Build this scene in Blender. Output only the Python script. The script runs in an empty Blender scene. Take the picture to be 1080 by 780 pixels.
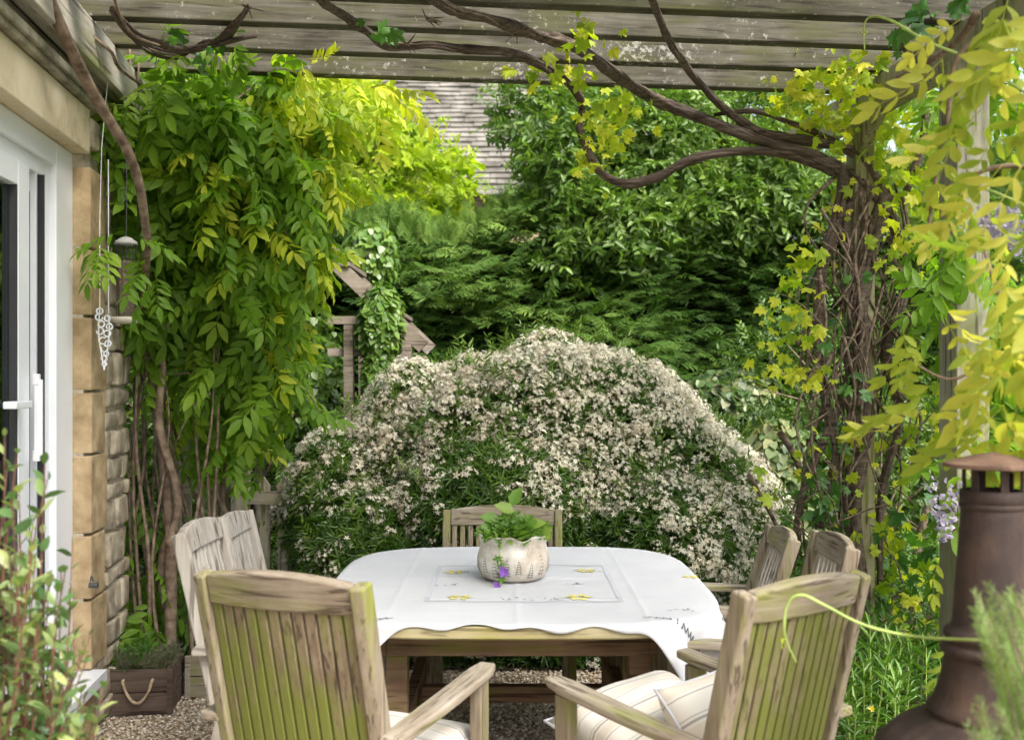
import bpy, bmesh, math, random
import numpy as np
from mathutils import Vector, Matrix

# ---------------------------------------------------------------- camera, sky, sun, exposure
S = bpy.context.scene
COL = S.collection
cam_d = bpy.data.cameras.new('camera')
cam = bpy.data.objects.new('camera', cam_d)
COL.objects.link(cam)
cam.location = (0, 0, 1.5)
cam.rotation_euler = (math.radians(90), 0, 0)
cam_d.sensor_width = 36
cam_d.lens = 36.67
cam_d.shift_y = 0.0093
cam_d.clip_start = 0.05
cam_d.clip_end = 500
cam_d.dof.use_dof = True
cam_d.dof.focus_distance = 4.3
cam_d.dof.aperture_fstop = 3.2
S.camera = cam

W = bpy.data.worlds.new("World")
S.world = W
W.use_nodes = True
wn = W.node_tree
bg = wn.nodes['Background']
sky = wn.nodes.new('ShaderNodeTexSky')
sky.sky_type = 'NISHITA'
sky.sun_disc = False
SUN_EL, SUN_AZ = 50, 142          # azimuth clockwise from +Y
sky.sun_elevation = math.radians(SUN_EL)
sky.sun_rotation = math.radians(SUN_AZ)
sky.air_density = 1.0
sky.dust_density = 5.0
sky.ozone_density = 1.0
hs = wn.nodes.new('ShaderNodeHueSaturation')      # thin white cloud: a paler sky
hs.inputs['Saturation'].default_value = .5
wn.links.new(sky.outputs[0], hs.inputs['Color'])
wn.links.new(hs.outputs[0], bg.inputs[0])
bg.inputs[1].default_value = 0.15
sd = bpy.data.lights.new('sun', 'SUN')
sd.energy = 1.5
sd.angle = math.radians(28)
sd.color = (1, 0.955, 0.88)
sun = bpy.data.objects.new('sun', sd)
COL.objects.link(sun)
_e, _a = math.radians(SUN_EL), math.radians(SUN_AZ)
_dir = Vector((math.sin(_a) * math.cos(_e), math.cos(_a) * math.cos(_e), math.sin(_e)))
sun.rotation_euler = _dir.to_track_quat('Z', 'Y').to_euler()
sun.location = _dir * 20
S.view_settings.view_transform = 'Standard'
S.view_settings.look = 'None'
S.view_settings.exposure = 1.5
S.view_settings.gamma = 1
S.render.engine = 'CYCLES'
S.cycles.max_bounces = 7
S.cycles.diffuse_bounces = 4
S.cycles.transmission_bounces = 5
S.cycles.transparent_max_bounces = 6

rs = np.random.RandomState(7)
random.seed(5)
F = 1100.0
def at(px, py, d):
    return Vector(((px - 540) / F * d, d, 1.5 - (py - 400) / F * d))

# ---------------------------------------------------------------- helpers
def tag(o, label=None, cat=None, group=None, kind=None):
    if label: o['label'] = label
    if cat: o['category'] = cat
    if group: o['group'] = group
    if kind: o['kind'] = kind
    return o
def empty(name, loc=(0, 0, 0), rz=0, label=None, cat=None, group=None):
    o = bpy.data.objects.new(name, None)
    COL.objects.link(o)
    o.location = loc
    o.rotation_euler = (0, 0, rz)
    o.empty_display_size = 0.1
    return tag(o, label, cat, group)
def link(name, me, mat, parent=None, loc=None):
    o = bpy.data.objects.new(name, me)
    COL.objects.link(o)
    if mat is not None and len(me.materials) == 0:
        me.materials.append(mat)
    if parent: o.parent = parent
    if loc is not None: o.location = loc
    return o
def bevel(o, w=0.003, seg=2):
    m = o.modifiers.new('bevel', 'BEVEL')
    m.width = w; m.segments = seg; m.limit_method = 'ANGLE'; m.angle_limit = math.radians(40)
    return o
def smooth(o):
    for p in o.data.polygons: p.use_smooth = True
    return o
class MB:
    """collects simple shapes, then links them as one mesh"""
    def __init__(s): s.v = []; s.f = []
    def add(s, vs, fs):
        n = len(s.v); s.v += [tuple(p) for p in vs]; s.f += [tuple(i + n for i in f) for f in fs]
    def box(s, x0, x1, y0, y1, z0, z1, xf=None, nx=1, nz=1):
        # subdivided along x or z so that it can be bent by xf
        vs = []; fs = []
        if nz == 1:
            for i in range(nx + 1):
                x = x0 + (x1 - x0) * i / nx
                vs += [(x, y0, z0), (x, y1, z0), (x, y1, z1), (x, y0, z1)]
            n = nx
            fs.append((0, 3, 2, 1)); b = 4 * n; fs.append((b, b + 1, b + 2, b + 3))
        else:
            for i in range(nz + 1):
                z = z0 + (z1 - z0) * i / nz
                vs += [(x0, y0, z), (x1, y0, z), (x1, y1, z), (x0, y1, z)]
            n = nz
            fs.append((0, 3, 2, 1)); b = 4 * n; fs.append((b, b + 1, b + 2, b + 3))
        for i in range(n):
            a = 4 * i
            for k in range(4):
                fs.append((a + k, a + (k + 1) % 4, a + 4 + (k + 1) % 4, a + 4 + k))
        if xf: vs = [xf(*v) for v in vs]
        s.add(vs, fs); return s
    def beam(s, p0, p1, w, h, up=(0, 0, 1)):
        p0 = Vector(p0); p1 = Vector(p1); d = (p1 - p0).normalized()
        x = d.cross(Vector(up)).normalized(); z = x.cross(d)
        vs = []
        for p in (p0, p1):
            for a, b in ((-1, -1), (1, -1), (1, 1), (-1, 1)):
                vs.append(p + x * a * w / 2 + z * b * h / 2)
        s.add(vs, [(0, 1, 2, 3), (7, 6, 5, 4), (0, 4, 5, 1), (1, 5, 6, 2), (2, 6, 7, 3), (3, 7, 4, 0)]); return s
    def tube(s, pts, rad, seg=8, rough=0.0, sm=4, seed=0):
        V, Fc = tube_geo(pts, rad, seg, rough, sm, seed)
        s.add(V, Fc); return s
    def lathe(s, prof, c=(0, 0, 0), seg=32, wob=0):
        vs = []; fs = []
        n = len(prof)
        for k in range(seg):
            a = 2 * math.pi * k / seg
            for (r, z) in prof:
                rr = r * (1 + wob * math.sin(3 * a + z * 20))
                vs.append((c[0] + rr * math.cos(a), c[1] + rr * math.sin(a), c[2] + z))
        for k in range(seg):
            k2 = (k + 1) % seg
            for i in range(n - 1):
                fs.append((k * n + i, k2 * n + i, k2 * n + i + 1, k * n + i + 1))
        s.add(vs, fs); return s
    def build(s, name, mat, parent=None, loc=None):
        me = bpy.data.meshes.new(name); me.from_pydata(s.v, [], s.f); me.update()
        bm = bmesh.new(); bm.from_mesh(me)
        bmesh.ops.recalc_face_normals(bm, faces=bm.faces); bm.to_mesh(me); bm.free()
        return link(name, me, mat, parent, loc)
def catmull(P, R, sm):
    P = [Vector(p) for p in P]; out = []; ro = []
    n = len(P)
    for i in range(n - 1):
        p0 = P[max(i - 1, 0)]; p1 = P[i]; p2 = P[i + 1]; p3 = P[min(i + 2, n - 1)]
        for k in range(sm):
            t = k / sm
            out.append(0.5 * ((2 * p1) + (p2 - p0) * t + (2 * p0 - 5 * p1 + 4 * p2 - p3) * t * t + (3 * p1 - p0 - 3 * p2 + p3) * t ** 3))
            ro.append(R[i] * (1 - t) + R[i + 1] * t)
    out.append(P[-1]); ro.append(R[-1])
    return out, ro
def tube_geo(pts, rad, seg, rough, sm, seed):
    rr = np.random.RandomState(seed + 11)
    if not hasattr(rad, '__len__'): rad = [rad] * len(pts)
    P, R = catmull(pts, rad, sm) if sm > 1 else ([Vector(p) for p in pts], list(rad))
    vs = []; fs = []
    up = Vector((0.3, 0.2, 1)).normalized(); tw = rr.uniform(0, 6)
    ph = rr.uniform(0, 6, 4)
    px = None
    for i, p in enumerate(P):
        d = (P[min(i + 1, len(P) - 1)] - P[max(i - 1, 0)])
        if d.length < 1e-6: d = Vector((0, 0, 1))
        d.normalize()
        if px is None: px = d.cross(up if abs(d.dot(up)) < .95 else Vector((1, 0, 0))).normalized()
        px = (px - d * px.dot(d)).normalized(); py = d.cross(px)
        for k in range(seg):
            a = 2 * math.pi * k / seg
            r = R[i] * (1 + rough * (0.5 * math.sin(3 * a + i * .35 + ph[0]) + 0.35 * math.sin(5 * a - i * .5 + ph[1]) + .6 * rr.uniform(-.5, .5)))
            vs.append(p + px * math.cos(a) * r + py * math.sin(a) * r)
    n = len(P)
    for i in range(n - 1):
        for k in range(seg):
            k2 = (k + 1) % seg
            fs.append((i * seg + k, i * seg + k2, (i + 1) * seg + k2, (i + 1) * seg + k))
    fs.append(tuple(range(seg - 1, -1, -1))); fs.append(tuple((n - 1) * seg + k for k in range(seg)))
    return vs, fs

# ---- leaf templates: (verts, faces, tint offset per face); unit length along +Y, face up +Z
def T_leaf(w=.42, curl=.12, base=0.0):
    V = [(0, base, 0), (w / 2, base + .33, .07), (w * .38, base + .7, .05 - curl * .4), (0, base + 1, -curl), (-w * .38, base + .7, .05 - curl * .4), (-w / 2, base + .33, .07)]
    return np.array(V, float), [(0, 1, 2, 3), (0, 3, 4, 5)], [0, 0.03]
def T_leafH(w=.42, curl=.12, wave=.03, seed=0):
    V = []
    for t, ww in ((0, 0), (.16, .62), (.42, 1), (.72, .74), (1, 0)):
        z = -curl * t * t
        if ww == 0: V.append((0, t, z))
        else: V += [(0, t, z), (w / 2 * ww, t + .02, z + .055 * ww + wave * math.sin(t * 9 + seed)), (-w / 2 * ww, t + .02, z + .055 * ww + wave * math.sin(t * 8 + 1 + seed))]
    # 0 base; 1,2,3; 4,5,6; 7,8,9; 10 tip
    F_ = [(0, 2, 1), (0, 1, 3), (1, 2, 5, 4), (1, 4, 6, 3), (4, 5, 8, 7), (4, 7, 9, 6), (7, 8, 10), (7, 10, 9)]
    return np.array(V, float), F_, [0, .02, 0, .02, 0, .02, 0, .02]
def T_strip(w=.1, base=0.0, curl=.1):
    V = [(-w * .3, base, 0), (w * .3, base, 0), (w / 2, base + .5, .03), (-w / 2, base + .5, .03), (0, base + 1, -curl)]
    return np.array(V, float), [(0, 1, 2, 3), (3, 2, 4)], [0, 0]
def xform(T, sc=1, rz=0, rx=0, ry=0, tr=(0, 0, 0), dt=0):
    V, Fc, t = T
    M = Matrix.Rotation(rz, 3, 'Z') @ Matrix.Rotation(rx, 3, 'X') @ Matrix.Rotation(ry, 3, 'Y')
    V2 = (V * sc) @ np.array(M).T + np.array(tr)
    return V2, Fc, [a + dt for a in t]
def merge(Ts):
    V = []; Fc = []; t = []; n = 0
    for v, f, tt in Ts:
        V.append(v); Fc += [tuple(i + n for i in q) for q in f]; t += list(tt); n += len(v)
    return np.vstack(V), Fc, t
def T_pinnate(pairs=5, seed=0, lw=.40, ll=.34, droop=.25, ang=62):
    r = random.Random(seed); out = []
    # drooping rachis, unit length
    def rp(t): return (0, t * .8, -droop * t * t)
    out.append((np.array([(-.006, 0, 0), (.006, 0, 0), (.005, .45, -droop * .28), (-.005, .45, -droop * .28), (.003, .8, -droop), (-.003, .8, -droop)]), [(0, 1, 2, 3), (3, 2, 4, 5)], [.1, .1]))
    for i in range(pairs):
        t = .22 + .72 * i / (pairs - 1)
        s = ll * (1 - .15 * abs(i - pairs / 2) / pairs) * r.uniform(.85, 1.08)
        for sgn in (-1, 1):
            p = rp(t + r.uniform(-.015, .015))
            out.append(xform(T_leafH(lw, r.uniform(.05, .35), .03, r.uniform(0, 6)), s, rz=-sgn * math.radians(ang - 16 * i / pairs + r.uniform(-12, 12)), rx=-r.uniform(.25, .8), ry=r.uniform(-.4, .4), tr=p, dt=r.uniform(-.08, .08)))
    out.append(xform(T_leafH(lw, .15), ll * 1.05, rx=-.6, tr=rp(1.0)))
    return merge(out)
def T_grape(seed=0):
    r = random.Random(seed)
    ang = [-150, -120, -92, -70, -50, -30, -15, 0]
    rad = [.35, .55, .42, .75, .5, .62, .8, 1.0]
    V = [(0, .12, 0)]; pts = []
    L = [(-172, .25), (-145, .6), (-118, .52), (-92, .82), (-70, .62), (-50, .92), (-28, .62), (-13, .86), (0, 1.02)]
    L = L + [(-a, b) for a, b in reversed(L[:-1])]
    for a, b in L:
        b *= r.uniform(.9, 1.08); an = math.radians(a)
        V.append((math.sin(an) * b * .62, .25 + math.cos(an) * b * .6, -.22 * b * b * r.uniform(.3, 1.2) + .05 * math.sin(an * 5)))
    n = len(L)
    return np.array(V), [(0, i, i + 1) for i in range(1, n)], [r.uniform(-.03, .03) for _ in range(n - 1)]
def T_whorl(n=7, w=.16, up=.45, seed=0, l=1.0):
    r = random.Random(seed)
    return merge([xform(T_leaf(w, .1), l * r.uniform(.7, 1.05), rz=2 * math.pi * i / n + r.uniform(-.25, .25), rx=r.uniform(.1, .1 + up * 1.6), dt=r.uniform(-.1, .1)) for i in range(n)])
def T_rosette(n=5, w=.4, seed=0, up=.3):
    return T_whorl(n, w, up, seed)
def T_spray(seed=0, n=8):
    r = random.Random(seed); out = [(T_strip(.05, 0, .18))]
    for i in range(n):
        t = .08 + .85 * i / n
        for sg in (-1, 1):
            out.append(xform(T_strip(.16, 0, .15), (.42 * (1 - t * .65)) * r.uniform(.7, 1.15), rz=-sg * math.radians(r.uniform(28, 48)), rx=r.uniform(-.3, .2), tr=(0, t, -.12 * t * t), dt=r.uniform(-.06, .1)))
    return merge(out)
def T_shoot(n=5, w=.42, seed=0, l=.34):
    """a leafy twig: alternate simple leaves along a stem"""
    r = random.Random(seed)
    out = [(np.array([(-.008, 0, 0), (.008, 0, 0), (.003, 1, -.1), (-.003, 1, -.1)]), [(0, 1, 2, 3)], [-.2])]
    for i in range(n * 2):
        t = .1 + .9 * i / (2 * n)
        out.append(xform(T_leaf(w, r.uniform(.05, .25)), l * r.uniform(.7, 1.1), rz=(-1) ** i * math.radians(r.uniform(25, 75)), rx=r.uniform(-.6, .4), ry=r.uniform(-.6, .6), tr=(0, t, -.1 * t), dt=r.uniform(-.1, .1)))
    return merge(out)
def T_flowers(seed=0, n=12, fl=.32, petals=5, pw=.42, flat=.5):
    """a cluster of small starry flowers on a dome, unit radius; face up +Z"""
    r = random.Random(seed); out = []
    for i in range(n):
        th = math.acos(1 - r.random() * .85); ph = 2.4 * i + r.uniform(-.3, .3)
        nrm = Vector((math.sin(th) * math.cos(ph), math.sin(th) * math.sin(ph), math.cos(th)))
        M = nrm.to_track_quat('Z', 'Y').to_matrix()
        c = nrm * r.uniform(.55, 1.0); c.z *= flat + .3
        s = fl * r.uniform(.65, 1.1); bud = r.random() < .25
        for k in range(petals):
            T = xform(T_leaf(pw, .1), s * (.55 if bud else 1), rz=2 * math.pi * k / petals + ph, rx=1.1 if bud else r.uniform(.0, .45), dt=-.5 if bud else r.uniform(-.1, .1))
            out.append(((T[0] @ np.array(M).T) + np.array(c), T[1], T[2]))
    return merge(out)

def unit(a): return a / np.maximum(np.linalg.norm(a, axis=-1, keepdims=True), 1e-9)
class Cloud:
    def __init__(s): s.V = []; s.L = []; s.n = []; s.t = []; s.k = 0
    def scatter(s, temps, P, D, N, Sc, tint=None, tj=.25):
        P = np.asarray(P, float); n = len(P)
        if n == 0: return s
        D = unit(np.asarray(D, float)); N = np.asarray(N, float)
        N = unit(N - D * np.sum(N * D, 1, keepdims=True)); X = np.cross(D, N)
        Sc = np.broadcast_to(np.asarray(Sc, float), (n,))
        tint = (np.full(n, .5) if tint is None else np.asarray(tint)) + rs.uniform(-tj, tj, n)
        which = rs.randint(0, len(temps), n)
        for w, (V, Fc, tt) in enumerate(temps):
            ix = np.where(which == w)[0]; m = len(ix)
            if m == 0: continue
            out = P[ix][:, None, :] + Sc[ix][:, None, None] * (V[None, :, 0:1] * X[ix][:, None, :] + V[None, :, 1:2] * D[ix][:, None, :] + V[None, :, 2:3] * N[ix][:, None, :])
            s.V.append(out.reshape(-1, 3))
            fl = np.array([i for q in Fc for i in q]); ln = np.array([len(q) for q in Fc])
            s.L.append((fl[None, :] + (np.arange(m) * len(V))[:, None] + s.k).ravel())
            s.n.append(np.tile(ln, m)); s.t.append((tint[ix][:, None] + np.array(tt)[None, :]).ravel())
            s.k += m * len(V)
        return s
    def build(s, name, mat, parent=None, sm=False):
        V = np.vstack(s.V); L = np.concatenate(s.L); ln = np.concatenate(s.n); t = np.concatenate(s.t)
        me = bpy.data.meshes.new(name)
        me.vertices.add(len(V)); me.vertices.foreach_set('co', V.ravel().astype(np.float32))
        me.loops.add(len(L)); me.loops.foreach_set('vertex_index', L.astype(np.int32))
        me.polygons.add(len(ln)); me.polygons.foreach_set('loop_start', (np.cumsum(ln) - ln).astype(np.int32))
        me.update(calc_edges=True)
        a = me.attributes.new('tint', 'FLOAT', 'FACE'); a.data.foreach_set('value', np.clip(t, 0, 1).astype(np.float32))
        me.validate()
        if sm: me.polygons.foreach_set('use_smooth', np.ones(len(me.polygons), bool))
        return link(name, me, mat, parent)
def rnd(n, s=1): return rs.normal(0, s, (n, 3))
def pnoise(P, f=1.0, seed=0):
    r = np.random.RandomState(seed); out = 0
    for i in range(6):
        k = r.normal(0, 1, 3); k = k / np.linalg.norm(k) * f * r.uniform(.6, 1.8)
        out = out + np.sin(P @ k + r.uniform(0, 6.3))
    return out / 3.0
def shell(c, r, n, lo=.75, hi=1.0, front=None, lump=.12, lf=3, seed=0, zmin=-1):
    """points near the surface of a lumpy ellipsoid; returns points, outward normals"""
    U = unit(rs.normal(0, 1, (int(n * 3), 3)))
    if front is not None: U = U[U[:, 1] < front]
    U = U[U[:, 2] > zmin]; U = U[:n]
    c = np.array(c, float); r = np.array(r, float)
    k = 1 + lump * pnoise(U * r * lf, 1.6, seed) 
    q = rs.uniform(lo, hi, len(U)) * k
    P = c + U * r * q[:, None]
    return P, unit(U / r)

# ---------------------------------------------------------------- materials
def newmat(name):
    m = bpy.data.materials.new(name); m.use_nodes = True
    nt = m.node_tree; return m, nt, nt.nodes['Principled BSDF'], nt.nodes['Material Output']
def ramp(nt, stops, fac, interp='LINEAR'):
    r = nt.nodes.new('ShaderNodeValToRGB'); r.color_ramp.interpolation = interp
    el = r.color_ramp.elements
    while len(el) < len(stops): el.new(.5)
    for e, (p, c) in zip(el, stops): e.position = p; e.color = (*c, 1)
    nt.links.new(fac, r.inputs[0]); return r.outputs[0]
def coords(nt, scale=(1, 1, 1), kind='Object', rot=(0, 0, 0)):
    tc = nt.nodes.new('ShaderNodeTexCoord'); mp = nt.nodes.new('ShaderNodeMapping')
    mp.inputs['Scale'].default_value = scale; mp.inputs['Rotation'].default_value = rot
    nt.links.new(tc.outputs[kind], mp.inputs[0]); return mp.outputs[0]
def noise(nt, vec, sc=5, det=4, rough=.55, dist=0):
    n = nt.nodes.new('ShaderNodeTexNoise'); n.inputs['Scale'].default_value = sc; n.inputs['Detail'].default_value = det
    n.inputs['Roughness'].default_value = rough; n.inputs['Distortion'].default_value = dist
    nt.links.new(vec, n.inputs['Vector']); return n.outputs['Fac']
def mix(nt, a, b, fac, mode='MIX'):
    m = nt.nodes.new('ShaderNodeMix'); m.data_type = 'RGBA'; m.blend_type = mode
    for sock, v in ((m.inputs[6], a), (m.inputs[7], b), (m.inputs[0], fac)):
        if hasattr(v, 'is_output') or hasattr(v, 'links'): nt.links.new(v, sock)
        else: sock.default_value = (*v, 1) if hasattr(v, '__len__') else v
    return m.outputs[2]
def math_(nt, op, a, b=0, clamp=False):
    m = nt.nodes.new('ShaderNodeMath'); m.operation = op; m.use_clamp = clamp
    for i, v in enumerate((a, b)):
        if hasattr(v, 'links'): nt.links.new(v, m.inputs[i])
        else: m.inputs[i].default_value = v
    return m.outputs[0]
def bump(nt, b, h, st=.3, dist=.01):
    n = nt.nodes.new('ShaderNodeBump'); n.inputs['Strength'].default_value = st; n.inputs['Distance'].default_value = dist
    nt.links.new(h, n.inputs['Height']); nt.links.new(n.outputs[0], b.inputs['Normal'])
def leafmat(name, c0, c1, c2, tr=.35, rough=.42, spec=.5, tcol=(1.5, 1.7, .5)):
    m, nt, b, out = newmat(name)
    a = nt.nodes.new('ShaderNodeAttribute'); a.attribute_name = 'tint'
    col = ramp(nt, [(0, c0), (.5, c1), (1, c2)], a.outputs['Fac'])
    nz = noise(nt, coords(nt, (1, 1, 1)), 30, 3)
    col = mix(nt, col, mix(nt, col, (.75, .75, .6), 1.0, 'MULTIPLY'), nz)
    spot = ramp(nt, [(.68, (0, 0, 0)), (.74, (.7, .7, .7))], noise(nt, coords(nt), 95, 2))      # small blemishes
    col = mix(nt, col, (.20, .15, .05), spot)
    pt = noise(nt, coords(nt), 11, 2); col = mix(nt, col, mix(nt, col, (1.25, 1.12, .9), 1.0, 'MULTIPLY'), pt)
    nt.links.new(col, b.inputs['Base Color'])
    b.inputs['Roughness'].default_value = rough; b.inputs['Specular IOR Level'].default_value = spec
    t = nt.nodes.new('ShaderNodeBsdfTranslucent')
    nt.links.new(mix(nt, col, tcol, 1.0, 'MULTIPLY'), t.inputs[0])
    ms = nt.nodes.new('ShaderNodeMixShader'); ms.inputs[0].default_value = tr
    nt.links.new(b.outputs[0], ms.inputs[1]); nt.links.new(t.outputs[0], ms.inputs[2]); nt.links.new(ms.outputs[0], out.inputs[0])
    return m
def woodmat(name, dark, mid, light, axis='x', algae=0.0, lichen=0.0, fine=1.0, rough=.85, algcol=(.20, .235, .02)):
    m, nt, b, out = newmat(name)
    sc = {'x': (1.2, 22, 22), 'y': (22, 1.2, 22), 'z': (22, 22, 1.2)}[axis]
    oi = nt.nodes.new('ShaderNodeObjectInfo')
    def coords(nt, scale=(1, 1, 1)):
        tc = nt.nodes.new('ShaderNodeTexCoord'); mp = nt.nodes.new('ShaderNodeMapping'); mp.inputs['Scale'].default_value = scale
        nt.links.new(tc.outputs['Object'], mp.inputs[0])
        cb = nt.nodes.new('ShaderNodeVectorMath'); cb.operation = 'ADD'; nt.links.new(mp.outputs[0], cb.inputs[0])
        ml = nt.nodes.new('ShaderNodeMath'); ml.operation = 'MULTIPLY'; ml.inputs[1].default_value = 37.0
        nt.links.new(oi.outputs['Random'], ml.inputs[0]); nt.links.new(ml.outputs[0], cb.inputs[1]); return cb.outputs[0]
    v = coords(nt, tuple(s * fine for s in sc))
    n1 = noise(nt, v, 1.6, 6, .65, .3)
    v2 = coords(nt)
    n2 = noise(nt, v2, 5, 5, .6)
    f = math_(nt, 'ADD', math_(nt, 'MULTIPLY', n1, .62), math_(nt, 'MULTIPLY', n2, .38))
    f = math_(nt, 'ADD', f, math_(nt, 'MULTIPLY', math_(nt, 'SUBTRACT', oi.outputs['Random'], .5), .08))
    col = ramp(nt, [(.30, dark), (.47, mid), (.68, light)], f)
    crack = ramp(nt, [(.36, (.25, .22, .2)), (.43, (1, 1, 1))], noise(nt, coords(nt, tuple(s * fine * 1.7 for s in sc)), 1.3, 3, .5, .2))
    col = mix(nt, col, crack, .75, 'MULTIPLY')
    if algae:
        sv = {'x': (1.6, 16, 16), 'y': (16, 1.6, 16), 'z': (16, 16, 1.6)}[axis]
        an = noise(nt, coords(nt, sv), 1.5, 4, .6)
        an2 = noise(nt, v2, 3.2, 3)
        s_ = math_(nt, 'ADD', math_(nt, 'MULTIPLY', an, .6), math_(nt, 'MULTIPLY', an2, .55))
        if algae > .8:
            sp = nt.nodes.new('ShaderNodeSeparateXYZ'); t_ = nt.nodes.new('ShaderNodeTexCoord'); nt.links.new(t_.outputs['Object'], sp.inputs[0])
            s_ = math_(nt, 'ADD', s_, math_(nt, 'MULTIPLY', math_(nt, 'SUBTRACT', .80, sp.outputs[2]), .42))
        fac = ramp(nt, [(.60 - .16 * algae, (0, 0, 0)), (.78 - .16 * algae, (1, 1, 1))], s_)
        col = mix(nt, col, algcol, math_(nt, 'MULTIPLY', fac, min(1, .55 + .4 * algae)))
    if lichen:
        ln = noise(nt, v2, 34, 8, .75)
        l2 = noise(nt, v2, 2.2, 2)
        fac = ramp(nt, [(.60, (0, 0, 0)), (.66, (1, 1, 1))], math_(nt, 'ADD', math_(nt, 'MULTIPLY', ln, .8), math_(nt, 'MULTIPLY', l2, .25)))
        col = mix(nt, col, (.52, .52, .46), math_(nt, 'MULTIPLY', fac, lichen))
    nt.links.new(col, b.inputs['Base Color']); b.inputs['Roughness'].default_value = rough
    b.inputs['Specular IOR Level'].default_value = .25
    bump(nt, b, f, .55, .006)
    return m
def plain(name, c, rough=.6, var=.15, sc=8, spec=.4, metal=0, bs=.15, bd=.004, c2=None):
    m, nt, b, out = newmat(name)
    n = noise(nt, coords(nt), sc, 6, .6)
    cc = tuple(min(1, x * (1 + var)) for x in c) if c2 is None else c2
    col = ramp(nt, [(.35, tuple(x * (1 - var) for x in c)), (.65, cc)], n)
    nt.links.new(col, b.inputs['Base Color']); b.inputs['Roughness'].default_value = rough
    b.inputs['Specular IOR Level'].default_value = spec; b.inputs['Metallic'].default_value = metal
    if bs: bump(nt, b, n, bs, bd)
    return m

M = {}
M['teak'] = woodmat('teak', (0.109, 0.0798, 0.0546), (0.227, 0.185, 0.134), (0.336, 0.29, 0.227), 'z', algae=.3, fine=1.7)
M['teak_x'] = woodmat('teak_x', (0.101, 0.0756, 0.0546), (0.218, 0.176, 0.13), (0.336, 0.294, 0.235), 'x', algae=.22, fine=1.7)
M['teak_y'] = woodmat('teak_y', (0.12, 0.086, 0.0602), (0.258, 0.215, 0.163), (0.387, 0.344, 0.284), 'y', algae=.15, fine=1.7)
M['teak_green'] = woodmat('teak_green', (0.088, 0.0616, 0.0396), (0.176, 0.132, 0.088), (0.264, 0.22, 0.15), 'z', fine=1.5, algae=1.0, algcol=(.15, .17, .035))
M['teak_pale'] = woodmat('teak_pale', (0.209, 0.171, 0.142), (0.361, 0.328, 0.285), (0.475, 0.442, 0.399), 'z')
M['teak_pale_x'] = woodmat('teak_pale_x', (0.209, 0.171, 0.142), (0.361, 0.328, 0.285), (0.475, 0.442, 0.399), 'y')
M['teak_dark'] = woodmat('teak_dark', (.10, .06, .035), (.20, .13, .08), (.30, .21, .13), 'x', algae=.15)
M['table_edge'] = woodmat('table_edge', (0.234, 0.189, 0.09), (0.378, 0.324, 0.171), (0.504, 0.45, 0.288), 'x', algae=.45, algcol=(.33, .32, .06))
M['rafter'] = woodmat('rafter', (0.0198, 0.018, 0.0126), (0.0612, 0.0558, 0.0405), (0.144, 0.133, 0.106), 'x', fine=1.4, algae=.35, lichen=.5, algcol=(.075, .08, .025))
M['plate'] = woodmat('plate', (.19, .165, .13), (.40, .37, .31), (.56, .53, .46), 'y', algae=.12, lichen=.5)
M['post'] = woodmat('post', (.14, .12, .07), (.27, .25, .15), (.38, .36, .25), 'z', algae=.5, algcol=(.17, .19, .04))
M['post_pale'] = woodmat('post_pale', (.12, .12, .085), (.22, .215, .16), (.31, .30, .24), 'z', algae=.2)
M['fence'] = woodmat('fence', (.18, .15, .11), (.36, .32, .25), (.5, .46, .38), 'z', algae=.2)
M['fence_x'] = woodmat('fence_x', (.16, .13, .09), (.30, .26, .20), (.42, .38, .31), 'x', algae=.2)
M['oldbeam'] = woodmat('oldbeam', (.09, .07, .055), (.20, .165, .13), (.33, .285, .24), 'x', lichen=.3)
M['boxwood'] = woodmat('boxwood', (.045, .03, .022), (.10, .07, .055), (.17, .13, .105), 'x')
M['bark'] = plain('bark', (.10, .068, .048), .95, .5, 30, .15, bs=1, bd=.012, c2=(.26, .20, .155))
M['vine'] = woodmat('vine', (.032, .023, .018), (.09, .067, .052), (.22, .175, .145), 'x', fine=1.6)
M['stem'] = plain('stem', (.13, .09, .062), .85, .3, 20, .2, bs=.8, c2=(.29, .215, .16))
M['green_stem'] = plain('green_stem', (.34, .46, .12), .5, .2, 20)
M['twig'] = plain('twig', (.16, .11, .075), .9, .4, 20, .2, c2=(.30, .23, .17))
M['white'] = plain('white_paint', (.76, .78, .82), .3, .03, 4, .5, bs=0)
M['whitegrey'] = plain('window_trim', (.60, .62, .66), .35, .04, 4, .5, bs=0)
M['gasket'] = plain('gasket', (.03, .032, .035), .5, .1, bs=0)
M['iron'] = plain('iron', (.10, .10, .10), .5, .3, 20, metal=.5)
M['rope'] = plain('rope', (.42, .33, .22), .9, .2, 60)
M['mortar'] = plain('mortar', (.40, .35, .27), .95, .2, 25, .2, bs=.8, bd=.01, c2=(.52, .46, .36))
M['ashlar'] = plain('ashlar', (.34, .24, .13), .9, .2, 7, .2, bs=.9, bd=.010, c2=(.55, .42, .25))
M['rubble'] = plain('rubble', (.33, .27, .19), .95, .3, 9, .2, bs=1, bd=.02, c2=(.54, .47, .36))
def lintelmat():
    m, nt, b, out = newmat('render_stone')
    n1 = noise(nt, coords(nt), 3, 6, .65); n2 = noise(nt, coords(nt, (1, 1, 1)), 40, 4)
    col = ramp(nt, [(.3, (.33, .26, .15)), (.48, (.58, .49, .33)), (.66, (.66, .59, .45))], n1)
    col = mix(nt, col, (.17, .16, .13), ramp(nt, [(.60, (0, 0, 0)), (.75, (.7, .7, .7))], noise(nt, coords(nt, (1, 6, 1.2)), 2, 5, .6)))
    nt.links.new(col, b.inputs['Base Color']); b.inputs['Roughness'].default_value = .9; bump(nt, b, n2, .3, .004); return m
M['lintel'] = lintelmat()
M['ledge'] = plain('ledge', (.24, .22, .16), .9, .3, 10, .2, bs=.6, c2=(.40, .37, .28))
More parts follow.
